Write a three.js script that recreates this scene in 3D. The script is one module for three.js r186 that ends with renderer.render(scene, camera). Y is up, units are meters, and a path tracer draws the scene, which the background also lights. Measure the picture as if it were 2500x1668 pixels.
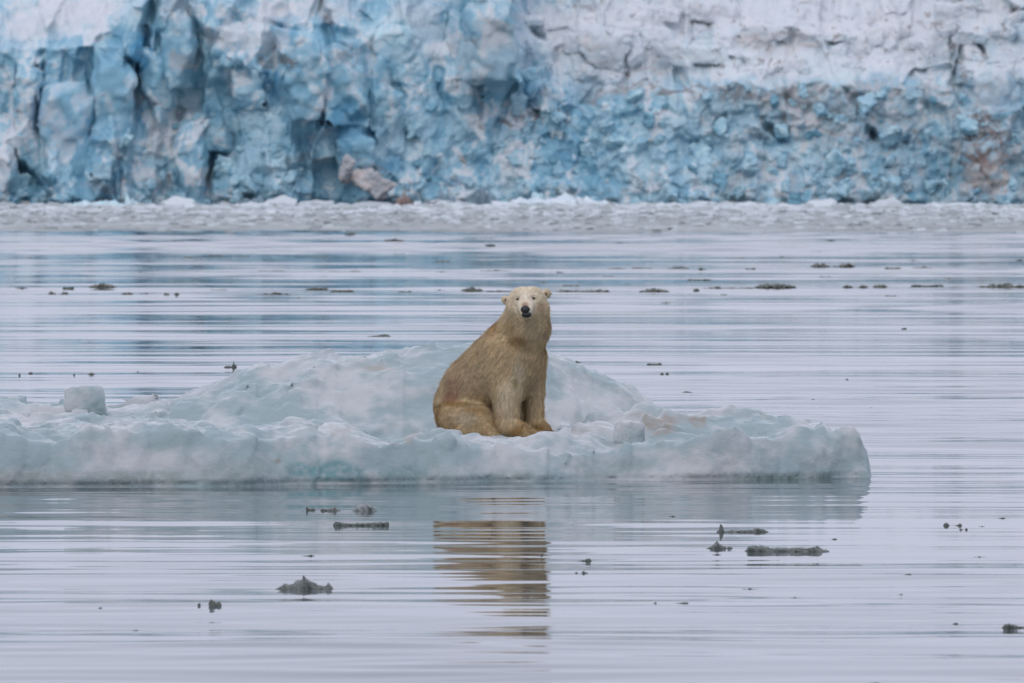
import * as THREE from 'three';
import { mergeGeometries } from 'three/addons/utils/BufferGeometryUtils.js';

// ---------- camera, sky, sun, exposure ----------
const scene = new THREE.Scene();
const EYE = 3.0, LENS = 25200, MID = 1250, HORIZON = 429;      // eye height (m); lens and horizon in photograph pixels
const camera = new THREE.PerspectiveCamera(2 * Math.atan(834 / LENS) * 180 / Math.PI, 1024 / 683, 1, 6000);
camera.position.set(0, EYE, 0);
camera.lookAt(0, EYE - (834 - HORIZON) / LENS * 100, -100);
camera.focus = 103.2;
camera.userData.fStop = 9.5;

{ // an even overcast sky, a little brighter overhead
  const W = 64, H = 32, data = new Float32Array(W * H * 4);
  for (let j = 0; j < H; j++) for (let i = 0; i < W; i++) {
    const e = Math.sin(((j + 0.5) / H - 0.5) * Math.PI), b = 0.97 + 0.22 * Math.max(0, e), o = (j * W + i) * 4;
    data[o] = 0.682 * b; data[o + 1] = 0.715 * b; data[o + 2] = 0.862 * b; data[o + 3] = 1;
  }
  const sky = new THREE.DataTexture(data, W, H, THREE.RGBAFormat, THREE.FloatType);
  sky.mapping = THREE.EquirectangularReflectionMapping;
  sky.magFilter = THREE.LinearFilter;
  sky.needsUpdate = true;
  scene.background = sky;
  scene.environment = sky;
}
const sun = new THREE.DirectionalLight(0xfff6ea, 0.6);
sun.position.set(-40, 110, 20);
sun.target.position.set(0, 0, -103);
sun.shadow.radius = 45;
sun.castShadow = true;
sun.shadow.mapSize.set(2048, 2048);
Object.assign(sun.shadow.camera, { left: -60, right: 60, top: 60, bottom: -60, near: 1, far: 1500 });
scene.add(sun, sun.target);

const renderer = new THREE.WebGLRenderer({ antialias: true });
renderer.toneMapping = THREE.LinearToneMapping;
renderer.toneMappingExposure = 1.0;
renderer.shadowMap.enabled = true;

// ---------- helpers ----------
const clamp = (x, a = 0, b = 1) => x < a ? a : x > b ? b : x;
const lerp = (a, b, t) => a + (b - a) * t;
const sstep = (a, b, x) => { const t = clamp((x - a) / (b - a)); return t * t * (3 - 2 * t); };
function rng(seed) { let a = seed >>> 0; return () => { a = (a + 0x6D2B79F5) | 0; let t = Math.imul(a ^ (a >>> 15), 1 | a); t = (t + Math.imul(t ^ (t >>> 7), 61 | t)) ^ t; return ((t ^ (t >>> 14)) >>> 0) / 4294967296; }; }
function hash(x, y, z) { let h = Math.imul(x, 374761393) + Math.imul(y, 668265263) + Math.imul(z, 1442695041); h = Math.imul(h ^ (h >>> 13), 1274126177); h = Math.imul(h ^ (h >>> 15), 2246822519); return ((h ^ (h >>> 16)) >>> 0) / 4294967296; }
const GR = [1, 1, 0, -1, 1, 0, 1, -1, 0, -1, -1, 0, 1, 0, 1, -1, 0, 1, 1, 0, -1, -1, 0, -1, 0, 1, 1, 0, -1, 1, 0, 1, -1, 0, -1, -1, 1, 1, 0, 0, -1, 1, -1, 1, 0, 0, -1, -1];
const PERM = (() => { const r = rng(7), p = Array.from({ length: 256 }, (_, i) => i); for (let i = 255; i > 0; i--) { const j = Math.floor(r() * (i + 1)); [p[i], p[j]] = [p[j], p[i]]; } return Uint8Array.from([...p, ...p]); })();
function noise(x, y, z = 0) {                                       // gradient noise, about -1 to 1
  const X = Math.floor(x), Y = Math.floor(y), Z = Math.floor(z); x -= X; y -= Y; z -= Z;
  const u = x * x * x * (x * (x * 6 - 15) + 10), v = y * y * y * (y * (y * 6 - 15) + 10), w = z * z * z * (z * (z * 6 - 15) + 10);
  const g = (i, j, k, a, b, c) => { const h = (PERM[PERM[PERM[(X + i) & 255] + ((Y + j) & 255)] + ((Z + k) & 255)] & 15) * 3; return GR[h] * a + GR[h + 1] * b + GR[h + 2] * c; };
  return lerp(lerp(lerp(g(0, 0, 0, x, y, z), g(1, 0, 0, x - 1, y, z), u), lerp(g(0, 1, 0, x, y - 1, z), g(1, 1, 0, x - 1, y - 1, z), u), v),
    lerp(lerp(g(0, 0, 1, x, y, z - 1), g(1, 0, 1, x - 1, y, z - 1), u), lerp(g(0, 1, 1, x, y - 1, z - 1), g(1, 1, 1, x - 1, y - 1, z - 1), u), v), w);
}
function fbm(x, y, z, n = 4) { let s = 0, a = 0.5; for (let i = 0; i < n; i++) { s += a * noise(x, y, z); a *= 0.5; x = x * 2.03 + 5.1; y = y * 2.03 + 1.7; z = z * 2.03 + 9.2; } return s; }
// the nearest seed point of a jittered 2-D lattice: distance, distance to the border, its number, offset to it
const cell = { d: 0, e: 0, id: 0, dx: 0, dy: 0 };
function cells(x, y, seed) {
  const X = Math.floor(x), Y = Math.floor(y); let a = 9, b = 9;
  for (let j = -1; j < 2; j++) for (let i = -1; i < 2; i++) {
    const h = hash(X + i, Y + j, seed), dx = x - (X + i + hash(X + i, Y + j, seed + 1)), dy = y - (Y + j + hash(X + i, Y + j, seed + 2)), d = dx * dx + dy * dy;
    if (d < a) { b = a; a = d; cell.id = h; cell.dx = dx; cell.dy = dy; } else if (d < b) b = d;
  }
  cell.d = Math.sqrt(a); cell.e = Math.sqrt(b) - cell.d;
  return cell;
}
function facet(x, y, seed, tilt = 1, sharp = 14) {                  // tilted planes, one to a cell, that run into one another
  const X = Math.floor(x), Y = Math.floor(y); let s = 0, w = 0;
  for (let j = -1; j < 2; j++) for (let i = -1; i < 2; i++) {
    const h = hash(X + i, Y + j, seed), dx = x - (X + i + 0.15 + 0.7 * hash(X + i, Y + j, seed + 1)), dy = y - (Y + j + 0.15 + 0.7 * hash(X + i, Y + j, seed + 2)), k = Math.exp(-sharp * (dx * dx + dy * dy));
    s += k * ((h - 0.5) + tilt * (dx * (((h * 57.31) % 1) - 0.5) + dy * (((h * 91.73) % 1) - 0.5)) * 1.6); w += k;
  }
  return s / (w + 1e-9);
}
const pick = (table, x) => { // linear interpolation in [[x, y], ...]
  if (x <= table[0][0]) return table[0][1];
  for (let i = 1; i < table.length; i++) if (x < table[i][0]) { const [a, p] = table[i - 1], [b, q] = table[i]; return lerp(p, q, sstep(0, 1, (x - a) / (b - a)) * 0.5 + 0.5 * (x - a) / (b - a)); }
  return table[table.length - 1][1];
};
const lin = (r, g, b) => [r, g, b].map((c) => { c /= 255; return c <= 0.04045 ? c / 12.92 : ((c + 0.055) / 1.055) ** 2.4; });
const xAt = (px, depth) => (px - MID) * depth / LENS;               // where a thing seen in that column stands, at its depth
const yAt = (py, depth) => EYE - (py - HORIZON) * depth / LENS;
const depthOnWater = (py) => EYE * LENS / (py - HORIZON);
const taken = new Map();
function numbered(name) { const n = taken.get(name) ?? 0; taken.set(name, n + 1); return n ? `${name}_${String(n).padStart(3, '0')}` : name; }
function add(o, name, parent = scene) { o.name = parent === scene ? numbered(name) : name; o.traverse((m) => { if (m.isMesh) m.castShadow = m.receiveShadow = true; }); parent.add(o); return o; }
function tag(o, label, category, group, kind) { o.userData = { label, category }; if (group) o.userData.group = group; if (kind) o.userData.kind = kind; return o; }
function meshFrom(pos, index, col, uv, normals) {
  const g = new THREE.BufferGeometry();
  g.setAttribute('position', new THREE.BufferAttribute(pos instanceof Float32Array ? pos : new Float32Array(pos), 3));
  g.setIndex(new THREE.BufferAttribute(index instanceof Uint32Array ? index : new Uint32Array(index), 1));
  if (col) g.setAttribute('color', new THREE.BufferAttribute(col instanceof Float32Array ? col : new Float32Array(col), 3));
  if (uv) g.setAttribute('uv', new THREE.BufferAttribute(uv instanceof Float32Array ? uv : new Float32Array(uv), 2));
  if (normals) g.setAttribute('normal', new THREE.BufferAttribute(normals, 3)); else g.computeVertexNormals();
  return g;
}
// the zero surface of a field (negative inside), by surface nets
function isoSurface(field, [x0, y0, z0], [x1, y1, z1], [sx, sy, sz]) {
  const nx = Math.ceil((x1 - x0) / sx) + 1, ny = Math.ceil((y1 - y0) / sy) + 1, nz = Math.ceil((z1 - z0) / sz) + 1, F = new Float32Array(nx * ny * nz);
  for (let k = 0, o = 0; k < nz; k++) for (let j = 0; j < ny; j++) for (let i = 0; i < nx; i++, o++) F[o] = field(x0 + i * sx, y0 + j * sy, z0 + k * sz);
  const id = new Int32Array(F.length).fill(-1), pos = [], index = [], dy = nx, dz = nx * ny;
  const C = [0, 1, dy, dy + 1, dz, dz + 1, dz + dy, dz + dy + 1], E = [[0, 1], [0, 2], [0, 4], [1, 3], [1, 5], [2, 3], [2, 6], [3, 7], [4, 5], [4, 6], [5, 7], [6, 7]];
  for (let k = 0; k < nz - 1; k++) for (let j = 0; j < ny - 1; j++) for (let i = 0; i < nx - 1; i++) {
    const o = i + j * dy + k * dz; let m = 0;
    for (let c = 0; c < 8; c++) if (F[o + C[c]] < 0) m |= 1 << c;
    if (!m || m === 255) continue;
    let n = 0, x = 0, y = 0, z = 0;
    for (const [a, b] of E) if (((m >> a) ^ (m >> b)) & 1) {
      const fa = F[o + C[a]], t = fa / (fa - F[o + C[b]]);
      x += (a & 1) + t * ((b & 1) - (a & 1)); y += ((a >> 1) & 1) + t * (((b >> 1) & 1) - ((a >> 1) & 1)); z += (a >> 2) + t * ((b >> 2) - (a >> 2)); n++;
    }
    id[o] = pos.length / 3; pos.push(x0 + (i + x / n) * sx, y0 + (j + y / n) * sy, z0 + (k + z / n) * sz);
  }
  const quad = (a, b, c, d, flip) => { if (a < 0 || b < 0 || c < 0 || d < 0) return; if (flip) index.push(a, c, b, a, d, c); else index.push(a, b, c, a, c, d); };
  for (let k = 1; k < nz - 1; k++) for (let j = 1; j < ny - 1; j++) for (let i = 1; i < nx - 1; i++) {
    const o = i + j * dy + k * dz, s = F[o] < 0;
    if (s !== F[o + 1] < 0) quad(id[o - dy - dz], id[o - dz], id[o], id[o - dy], !s);
    if (s !== F[o + dy] < 0) quad(id[o - 1 - dz], id[o - 1], id[o], id[o - dz], !s);
    if (s !== F[o + dz] < 0) quad(id[o - 1 - dy], id[o - dy], id[o], id[o - 1], !s);
  }
  return { pos: new Float32Array(pos), index: new Uint32Array(index) };
}
function greyNoise(size, fn) { const d = new Uint8Array(size * size * 4); for (let j = 0, o = 0; j < size; j++) for (let i = 0; i < size; i++, o += 4) { d[o] = d[o + 1] = d[o + 2] = clamp(fn(i / size, j / size)) * 255; d[o + 3] = 255; } const t = new THREE.DataTexture(d, size, size); t.wrapS = t.wrapT = THREE.RepeatWrapping; t.magFilter = THREE.LinearFilter; t.needsUpdate = true; return t; }
function tiled(u, v, n, seed) {                                     // seamless noise, n cells to the tile
  const x = u * n, y = v * n, X = Math.floor(x), Y = Math.floor(y), fx = x - X, fy = y - Y, sx = fx * fx * (3 - 2 * fx), sy = fy * fy * (3 - 2 * fy), h = (i, j) => hash((X + i) % n, (Y + j) % n, seed);
  return lerp(lerp(h(0, 0), h(1, 0), sx), lerp(h(0, 1), h(1, 1), sx), sy) * 2 - 1;
}

// ---------- the fjord ----------
const WAVES = (() => { // long-crested ripples running towards the eye: [kx, kz, amplitude, phase, wavelength]
  const r = rng(41), out = [];
  for (let i = 0; i < 78; i++) {
    const L = 0.5 * Math.pow(28, (i + 0.3 * r()) / 78), a = (r() + r() - 1) * (L < 1 ? 0.60 : L < 3 ? 0.42 : L < 8 ? 0.24 : 0.13), k = 2 * Math.PI / L;
    const slope = 0.0026 * (L < 1.2 ? 1.15 : L < 5 ? 1.15 : L < 9 ? 1.05 : 0.75) * (0.6 + 0.8 * r());
    out.push([k * Math.sin(a), k * Math.cos(a), slope / k, r() * 6.283, L]);
  }
  return out;
})();
function calm(x, d) { return 0.55 + 0.75 * sstep(-0.35, 0.4, noise(x * 0.011 + 3.3, d * 0.021, 4.4)) + 4.2 * sstep(392, 420, d) * (1 - sstep(530, 560, d)) + 0.8 * sstep(312, 318, d) * (1 - sstep(330, 336, d)); } // cat's-paws and slicks
const wv = { h: 0, sx: 0, sz: 0 };
function wave(x, d, spacing = 0.05) {
  const c = calm(x, d) * clamp(0.85 + 0.9 * noise(x * 0.30, d * 0.085, 8.1) + 0.6 * noise(x * 0.07, d * 0.03, 3.1), 0.15, 2); let h = 0, sx = 0, sz = 0;
  for (const [kx, kz, a, p, L] of WAVES) {
    const f = sstep(2.2, 5, L / spacing); if (f <= 0) continue;
    const t = kx * x + kz * d + p, A = a * f * c, s = Math.cos(t) * A;
    h += Math.sin(t) * A; sx += s * kx; sz += s * kz;
  }
  wv.h = h; wv.sx = sx; wv.sz = sz; return wv;
}
{
  const rows = [], cols = [];
  for (let d = -60; d < 30; d += 15) rows.push(d);
  for (let d = 30; d < 58; d += 1) rows.push(d);
  for (let d = 58; d < 640; d += Math.max(0.085, d * d / 75600 * 0.62)) rows.push(d);
  for (let d = 640; d < 1010; d += 9) rows.push(d);
  rows.push(1100, 1400, 2200, 4000);
  for (let i = -150; i <= 150; i++) { const t = i / 150, s = Math.abs(t); cols.push(Math.sign(t) * (s < 0.9 ? s / 0.9 * 1.25 : 1.25 + ((s - 0.9) / 0.1) ** 2 * 60)); }
  const n = cols.length, m = rows.length, pos = new Float32Array(n * m * 3), nor = new Float32Array(n * m * 3), index = [];
  for (let j = 0, o = 0; j < m; j++) {
    const d = rows[j], gap = j + 1 < m ? rows[j + 1] - d : 500, half = 0.0496 * Math.max(d, 50) + 0.6;
    for (let i = 0; i < n; i++, o += 3) {
      const x = cols[i] * half, w = d > 40 && d < 1020 && Math.abs(x) < 120 ? wave(x, d, gap) : Object.assign(wv, { h: 0, sx: 0, sz: 0 }), q = 1 / Math.hypot(w.sx, 1, w.sz);
      pos[o] = x; pos[o + 1] = w.h; pos[o + 2] = -d; nor[o] = -w.sx * q; nor[o + 1] = q; nor[o + 2] = w.sz * q;
      if (i && j) { const a = j * n + i; index.push(a - n - 1, a - n, a, a - n - 1, a, a - 1); }
    }
  }
  const water = add(new THREE.Mesh(meshFrom(pos, index, null, null, nor), new THREE.MeshPhysicalMaterial({ color: new THREE.Color(0.075, 0.105, 0.115), roughness: 0.035, ior: 1.333 })), 'water');
  tag(water, 'calm grey fjord water with long low ripples', 'water', null, 'structure');
}

// ---------- the glacier front, 1 km off ----------
const FRONT = 1000, GS = 25.2;                                      // pixels of the photograph to a metre at the glacier
const gx = (px) => (px - MID) / GS, gy = (py) => (505 - py) / GS;
// height of the lower, steep tier along the front (photograph column -> height)
const TIER = [[-600, 17], [0, 15.6], [120, 16], [240, 16.4], [330, 19.5], [380, 21], [520, 19.8], [640, 18.6], [700, 18.2], [800, 17.2], [900, 17.6], [985, 16.4], [1080, 15.6], [1110, 20.5], [1200, 22], [1262, 19], [1272, 8.2], [1330, 8.8], [1400, 9.6], [1530, 11.2], [1700, 11.6], [1850, 11.5], [2000, 12], [2200, 11.2], [2330, 11.0], [2350, 9.2], [2470, 9], [2520, 10], [3200, 12]];
const BACK = [[-600, 1.5], [300, 1.6], [350, 0.7], [620, 0.9], [700, 1.4], [1080, 1.2], [1110, 0.25], [1262, 0.3], [1275, 0.75], [1680, 0.95], [1740, 1.6], [2330, 1.5], [2345, 0.5], [3200, 1]];    // how far the ice above steps back for each metre up
// slots: photograph x, y at the top and foot, half width, depth in metres
const SLOTS = [[96, 120, 88, 240, 0.4, 2.4], [88, 238, 108, 335, 0.5, 2.8], [30, 335, 40, 420, 0.3, 1.0], [385, -40, 350, 70, 0.9, 3.2], [346, 66, 345, 180, 0.36, 3], [676, 20, 668, 140, 0.9, 2.4], [690, 100, 655, 250, 0.9, 3.2], [1245, 10, 1250, 120, 0.75, 3.2], [1228, 90, 1212, 180, 0.35, 1.6], [925, 60, 935, 100, 0.7, 1.8],
  [1790, 84, 1960, 82, 0.22, 1.2], [2355, 100, 2332, 215, 0.28, 2.2], [2405, 105, 2410, 150, 0.2, 1.2], [2120, 320, 2145, 330, 0.42, 2.6], [2220, 335, 2218, 350, 0.45, 1.6], [1868, 285, 1925, 360, 0.55, 1.5], [1420, 265, 1465, 200, 0.35, 1.1], [1265, 180, 1205, 330, 0.3, 1.0], [470, 80, 455, 170, 0.5, 1.5], [215, 140, 208, 330, 0.45, 1.2], [310, 110, 312, 290, 0.3, 1.0], [580, 120, 600, 230, 0.5, 1.2], [780, 0, 760, 90, 0.4, 1.2], [955, 150, 965, 260, 0.5, 1.2], [1070, 150, 1090, 260, 0.5, 1.4], [150, 60, 170, 330, 0.35, 0.8], [1340, 100, 1320, 200, 0.6, 0.9]];
// heaps of fallen ice at the foot: apex x, y, half width at the water (pixels), how far they reach out
const HEAPS = [[70, 400, 70, 2.6], [640, 250, 190, 4.5], [340, 205, 70, 2.2], [430, 255, 95, 2.4], [150, 330, 90, 2.2], [985, 330, 170, 3.4], [1060, 270, 150, 2.6], [1300, 330, 330, 3.4], [1560, 290, 300, 3.2], [1800, 330, 260, 2.8], [2060, 340, 260, 3.0], [2400, 380, 150, 2.4], [-120, 300, 150, 2.5], [2650, 330, 200, 3]];
const LEDGE = [[1150, 7.6], [1265, 8.2], [1400, 9.5], [1530, 11.3], [1700, 13.4]];
// buttresses that stand out and bays that lie back: x from, to, y from, to (photograph), metres forward
const MASSES = [[112, 325, 105, 520, 2.6], [225, 325, 150, 360, 1.0], [365, 470, -60, 210, 1.4], [395, 640, 200, 520, -1.4], [440, 500, 255, 520, 2.4], [690, 800, 45, 335, 2.4], [700, 890, 90, 400, 2.2], [905, 1085, 60, 260, -1.0], [1110, 1262, -60, 195, 2.8], [1000, 1100, -60, 120, -1.2], [520, 660, 60, 170, 1.6], [560, 640, 160, 260, -0.9], [-40, 22, 320, 520, 2.2], [1275, 1350, 110, 250, 1.8], [1600, 1690, 95, 170, 1.4], [1400, 1520, 60, 190, 1.0], [2345, 2470, 285, 520, 1.4], [2360, 2540, 165, 285, 1.2], [2240, 2325, 60, 210, 0.9], [1780, 1950, 86, 130, -1.0]];
function heapsAt(px, py) { let s = 0; for (const [hx, hy, hw, out] of HEAPS) { const t = (py - hy) / (505 - hy); if (t <= 0) continue; const k = 1 - Math.abs(px - hx) / (hw * (0.12 + 0.88 * t)); if (k > 0) s = Math.max(s, out * Math.pow(t, 0.9) * (1 - (1 - Math.min(1, k * 1.6)) ** 2)); } return s; }
function rubble(px, py) { return clamp(Math.max(sstep(880, 1240, px) * sstep(150, 290, py + (px - 1250) * -0.05), heapsAt(px, py) * 0.5, sstep(1690, 1760, px) * sstep(2360, 2300, px) * sstep(95, 130, py))); }
function glacierBack(x, y) {                                        // metres behind the front line
  const wx = x + 0.9 * noise(x * 0.22, y * 0.22, 1.5) + 0.25 * noise(x, y, 2.5), wy = y + 0.9 * noise(x * 0.22, y * 0.22, 7.5) + 0.25 * noise(x, y, 8.5), px = MID + wx * GS, py = 505 - wy * GS;
  const top = pick(TIER, px) + 0.5 * noise(x * 0.5, 3.1, 0), R = rubble(px, py), left = 1 - sstep(1150, 1300, px);
  let g = 0.16 * y + 2.2 * noise(x * 0.055, 0.4, 5.5);
  const over = wy - top;
  if (over > 0) g += over * pick(BACK, px) + 1.4 * sstep(0, 0.7, over);
  if (over > 0) g += sstep(0, 1, over) * (1 - left) * (1.3 * facet(wx / 4.4, wy / 2.4, 111, 1.2, 40) + 0.16 * facet(wx / 0.9, wy / 0.6, 113, 1.2, 20));
  if (px > 1700 && px < 2345) g -= sstep(15.2, 16.6, wy) * 0.9 * (wy - 15.4) * sstep(19, 16.4, wy);
  const blocks = lerp(1, 0.35, R) * lerp(0.55, 1, left);
  g += 5.6 * blocks * facet(wx / 6.2, wy / 14, 11, 0.9, 60) + 2.2 * blocks * facet(wx / 2.7, wy / 8, 21, 1.0, 34) + lerp(0.5, 0.6, R) * (over > 0 && px > 1280 ? 0.5 : 1) * facet(wx / 1.5, wy / 2.4, 31, 1.1, 20) + lerp(0.10, 0.16, R) * facet(wx / 0.7, wy / 0.8, 41, 1.1, 12);
  if (R > 0) { const a = cells(wx / 1.7, wy / 1.5, 51); const l1 = a.d * a.d; const b = cells(wx / 0.75, wy / 0.7, 61).d ** 2; g += R * (0.9 * l1 + 0.3 * b - 0.4 + 0.9 * fbm(wx * 0.75, wy * 0.85, 14, 2)); }
  g -= heapsAt(px, py) * (0.8 + 0.5 * noise(x * 0.4, y * 0.4, 3.3));
  for (const [x0, x1, y0, y1, f] of MASSES) { const k = sstep(x0 - 9, x0 + 9, px) * sstep(x1 + 9, x1 - 9, px) * sstep(y0 - 12, y0 + 14, py) * sstep(y1 + 14, y1 - 12, py); g -= f * k; }
  for (const [x0, y0, x1, y1, w, dep] of SLOTS) {
    const X = (px - x0) / GS, Y = -(py - y0) / GS, A = (x1 - x0) / GS, B = -(y1 - y0) / GS, t = clamp((X * A + Y * B) / (A * A + B * B)), d = Math.hypot(X - A * t, Y - B * t) / w;
    if (d < 1.3) g += dep * (1 - sstep(0.35, 1.3, d)) * (0.35 + 0.65 * Math.sin(Math.PI * clamp(t, 0.06, 0.94)));
  }
  g += 0.22 * fbm(x * 1.3, y * 1.3, 3.7, 3) + 0.6 * fbm(x * 0.35, y * 0.3, 6.7, 3);
  // a notch melted out along the waterline
  g += 0.5 * (1 - sstep(0.1, 0.9, y));
  return g;
}
// stains, clear blue ice and snow, each a patch of its own: x, y, radii (photograph), colour, strength
const ICE = { blue: [0.215, 0.435, 0.56], pale: [0.52, 0.70, 0.765], white: [0.70, 0.71, 0.73], deep: [0.04, 0.245, 0.42], teal: [0.13, 0.305, 0.385], brown: [0.185, 0.135, 0.12], grey: [0.36, 0.42, 0.455], tan: [0.55, 0.455, 0.40], turq: [0.55, 0.755, 0.80] };
const PATCHES = [[110, 40, 130, 60, 'white', 0.9], [40, 70, 70, 50, 'white', 0.8], [210, 20, 130, 45, 'white', 0.9], [330, 40, 50, 40, 'pale', 0.7], [430, 25, 60, 30, 'white', 0.6], [760, 22, 130, 36, 'white', 0.9], [640, 30, 90, 25, 'white', 0.5], [960, 70, 90, 50, 'turq', 0.7], [1010, 30, 80, 40, 'white', 0.7], [1050, 90, 60, 50, 'white', 0.6], [1000, 130, 60, 22, 'pale', 0.8],
  [250, 250, 150, 110, 'blue', 0.6], [180, 330, 70, 70, 'deep', 0.4], [345, 120, 14, 65, 'deep', 0.9], [380, 30, 20, 50, 'teal', 0.8], [100, 270, 22, 70, 'deep', 0.7], [60, 420, 40, 80, 'teal', 0.7], [15, 420, 18, 100, 'white', 0.85], [480, 200, 90, 90, 'teal', 0.4], [560, 320, 80, 45, 'teal', 0.5], [690, 75, 30, 50, 'deep', 0.5], [665, 215, 25, 45, 'deep', 0.7], [700, 280, 50, 70, 'blue', 0.5], [850, 300, 50, 70, 'deep', 0.85], [900, 230, 90, 90, 'teal', 0.5], [960, 390, 28, 50, 'deep', 0.7], [870, 170, 60, 50, 'blue', 0.5], [1110, 440, 30, 22, 'deep', 0.7], [1330, 180, 50, 40, 'blue', 0.7], [1370, 240, 40, 25, 'deep', 0.5], [1330, 120, 50, 30, 'blue', 0.6], [1370, 395, 45, 22, 'deep', 0.45], [1180, 405, 25, 20, 'deep', 0.55], [1480, 460, 70, 35, 'blue', 0.5], [1190, 130, 80, 90, 'grey', 0.55], [1245, 70, 22, 70, 'teal', 0.7],
  [640, 410, 130, 70, 'pale', 0.7], [640, 300, 60, 60, 'pale', 0.7], [560, 480, 80, 20, 'tan', 0.45], [390, 320, 40, 40, 'white', 0.4], [440, 240, 60, 35, 'pale', 0.6], [130, 400, 60, 60, 'pale', 0.4], [1000, 330, 80, 60, 'pale', 0.6], [1120, 300, 30, 60, 'pale', 0.6], [1240, 460, 60, 30, 'pale', 0.7], [450, 480, 80, 30, 'blue', 0.6], [760, 480, 60, 30, 'deep', 0.4], [850, 480, 60, 30, 'blue', 0.6],
  [700, 150, 24, 16, 'brown', 0.75], [650, 158, 20, 16, 'brown', 0.6], [450, 150, 30, 30, 'tan', 0.5], [840, 130, 55, 30, 'brown', 0.45], [800, 40, 20, 20, 'brown', 0.5], [900, 430, 60, 40, 'brown', 0.55], [760, 385, 90, 10, 'brown', 0.45], [380, 255, 40, 10, 'tan', 0.5], [300, 455, 160, 8, 'grey', 0.7], [430, 300, 15, 40, 'tan', 0.5],
  [1500, 110, 260, 100, 'white', 0.75], [1350, 60, 110, 70, 'white', 0.7], [1560, 30, 320, 40, 'white', 0.85], [1620, 120, 60, 40, 'grey', 0.5], [1490, 150, 26, 26, 'brown', 0.4], [1450, 105, 40, 14, 'tan', 0.5], [1460, 235, 60, 24, 'teal', 0.6], [1600, 168, 90, 8, 'brown', 0.6], [1560, 215, 60, 18, 'tan', 0.5],
  [2060, 30, 520, 70, 'white', 0.95], [1900, 150, 260, 50, 'white', 0.9], [1760, 140, 120, 50, 'turq', 0.6], [2050, 165, 120, 45, 'turq', 0.5], [2200, 110, 160, 90, 'white', 0.8], [1870, 84, 90, 7, 'brown', 0.8], [1840, 100, 50, 22, 'tan', 0.6], [1960, 100, 60, 30, 'tan', 0.5], [2000, 35, 90, 7, 'brown', 0.5], [2150, 40, 40, 12, 'brown', 0.6], [2280, 50, 30, 10, 'brown', 0.8], [2290, 105, 30, 30, 'grey', 0.7], [1990, 5, 50, 8, 'brown', 0.6], [1790, 153, 9, 12, 'brown', 0.9], [2110, 140, 14, 10, 'brown', 0.7], [2460, 90, 20, 40, 'grey', 0.7], [2420, 230, 70, 55, 'white', 0.5], [2480, 150, 60, 60, 'white', 0.7], [2355, 150, 10, 55, 'brown', 0.7], [2405, 125, 8, 24, 'brown', 0.6], [2280, 220, 45, 25, 'brown', 0.5],
  [2020, 240, 330, 40, 'brown', 0.34], [1830, 230, 120, 24, 'brown', 0.4], [2080, 300, 220, 60, 'tan', 0.35], [2150, 220, 80, 20, 'tan', 0.6], [1720, 330, 170, 70, 'grey', 0.3], [2405, 375, 66, 105, 'brown', 1], [2400, 288, 55, 12, 'brown', 0.95], [2420, 440, 50, 40, 'tan', 0.8], [2360, 440, 25, 40, 'tan', 0.6], [2320, 420, 50, 60, 'teal', 0.6], [2420, 490, 90, 20, 'teal', 0.7], [2130, 325, 24, 14, 'deep', 0.9], [2220, 345, 14, 14, 'deep', 0.7], [1880, 320, 40, 50, 'teal', 0.6], [1800, 270, 50, 24, 'teal', 0.6], [1800, 395, 60, 25, 'teal', 0.6], [2150, 420, 60, 40, 'teal', 0.55], [2040, 485, 90, 22, 'teal', 0.7], [1780, 430, 40, 60, 'teal', 0.4], [1960, 370, 120, 30, 'pale', 0.6], [2200, 370, 60, 40, 'pale', 0.4], [1700, 420, 70, 40, 'pale', 0.5], [1550, 400, 90, 60, 'pale', 0.45]].filter((p) => p);
const DIRTLINE = [[1175, 312], [1215, 305], [1265, 300], [1300, 292], [1360, 275], [1420, 258], [1470, 235], [1530, 215], [1580, 214], [1650, 222], [1720, 215], [1800, 225], [1880, 230], [1960, 225]];
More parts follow.
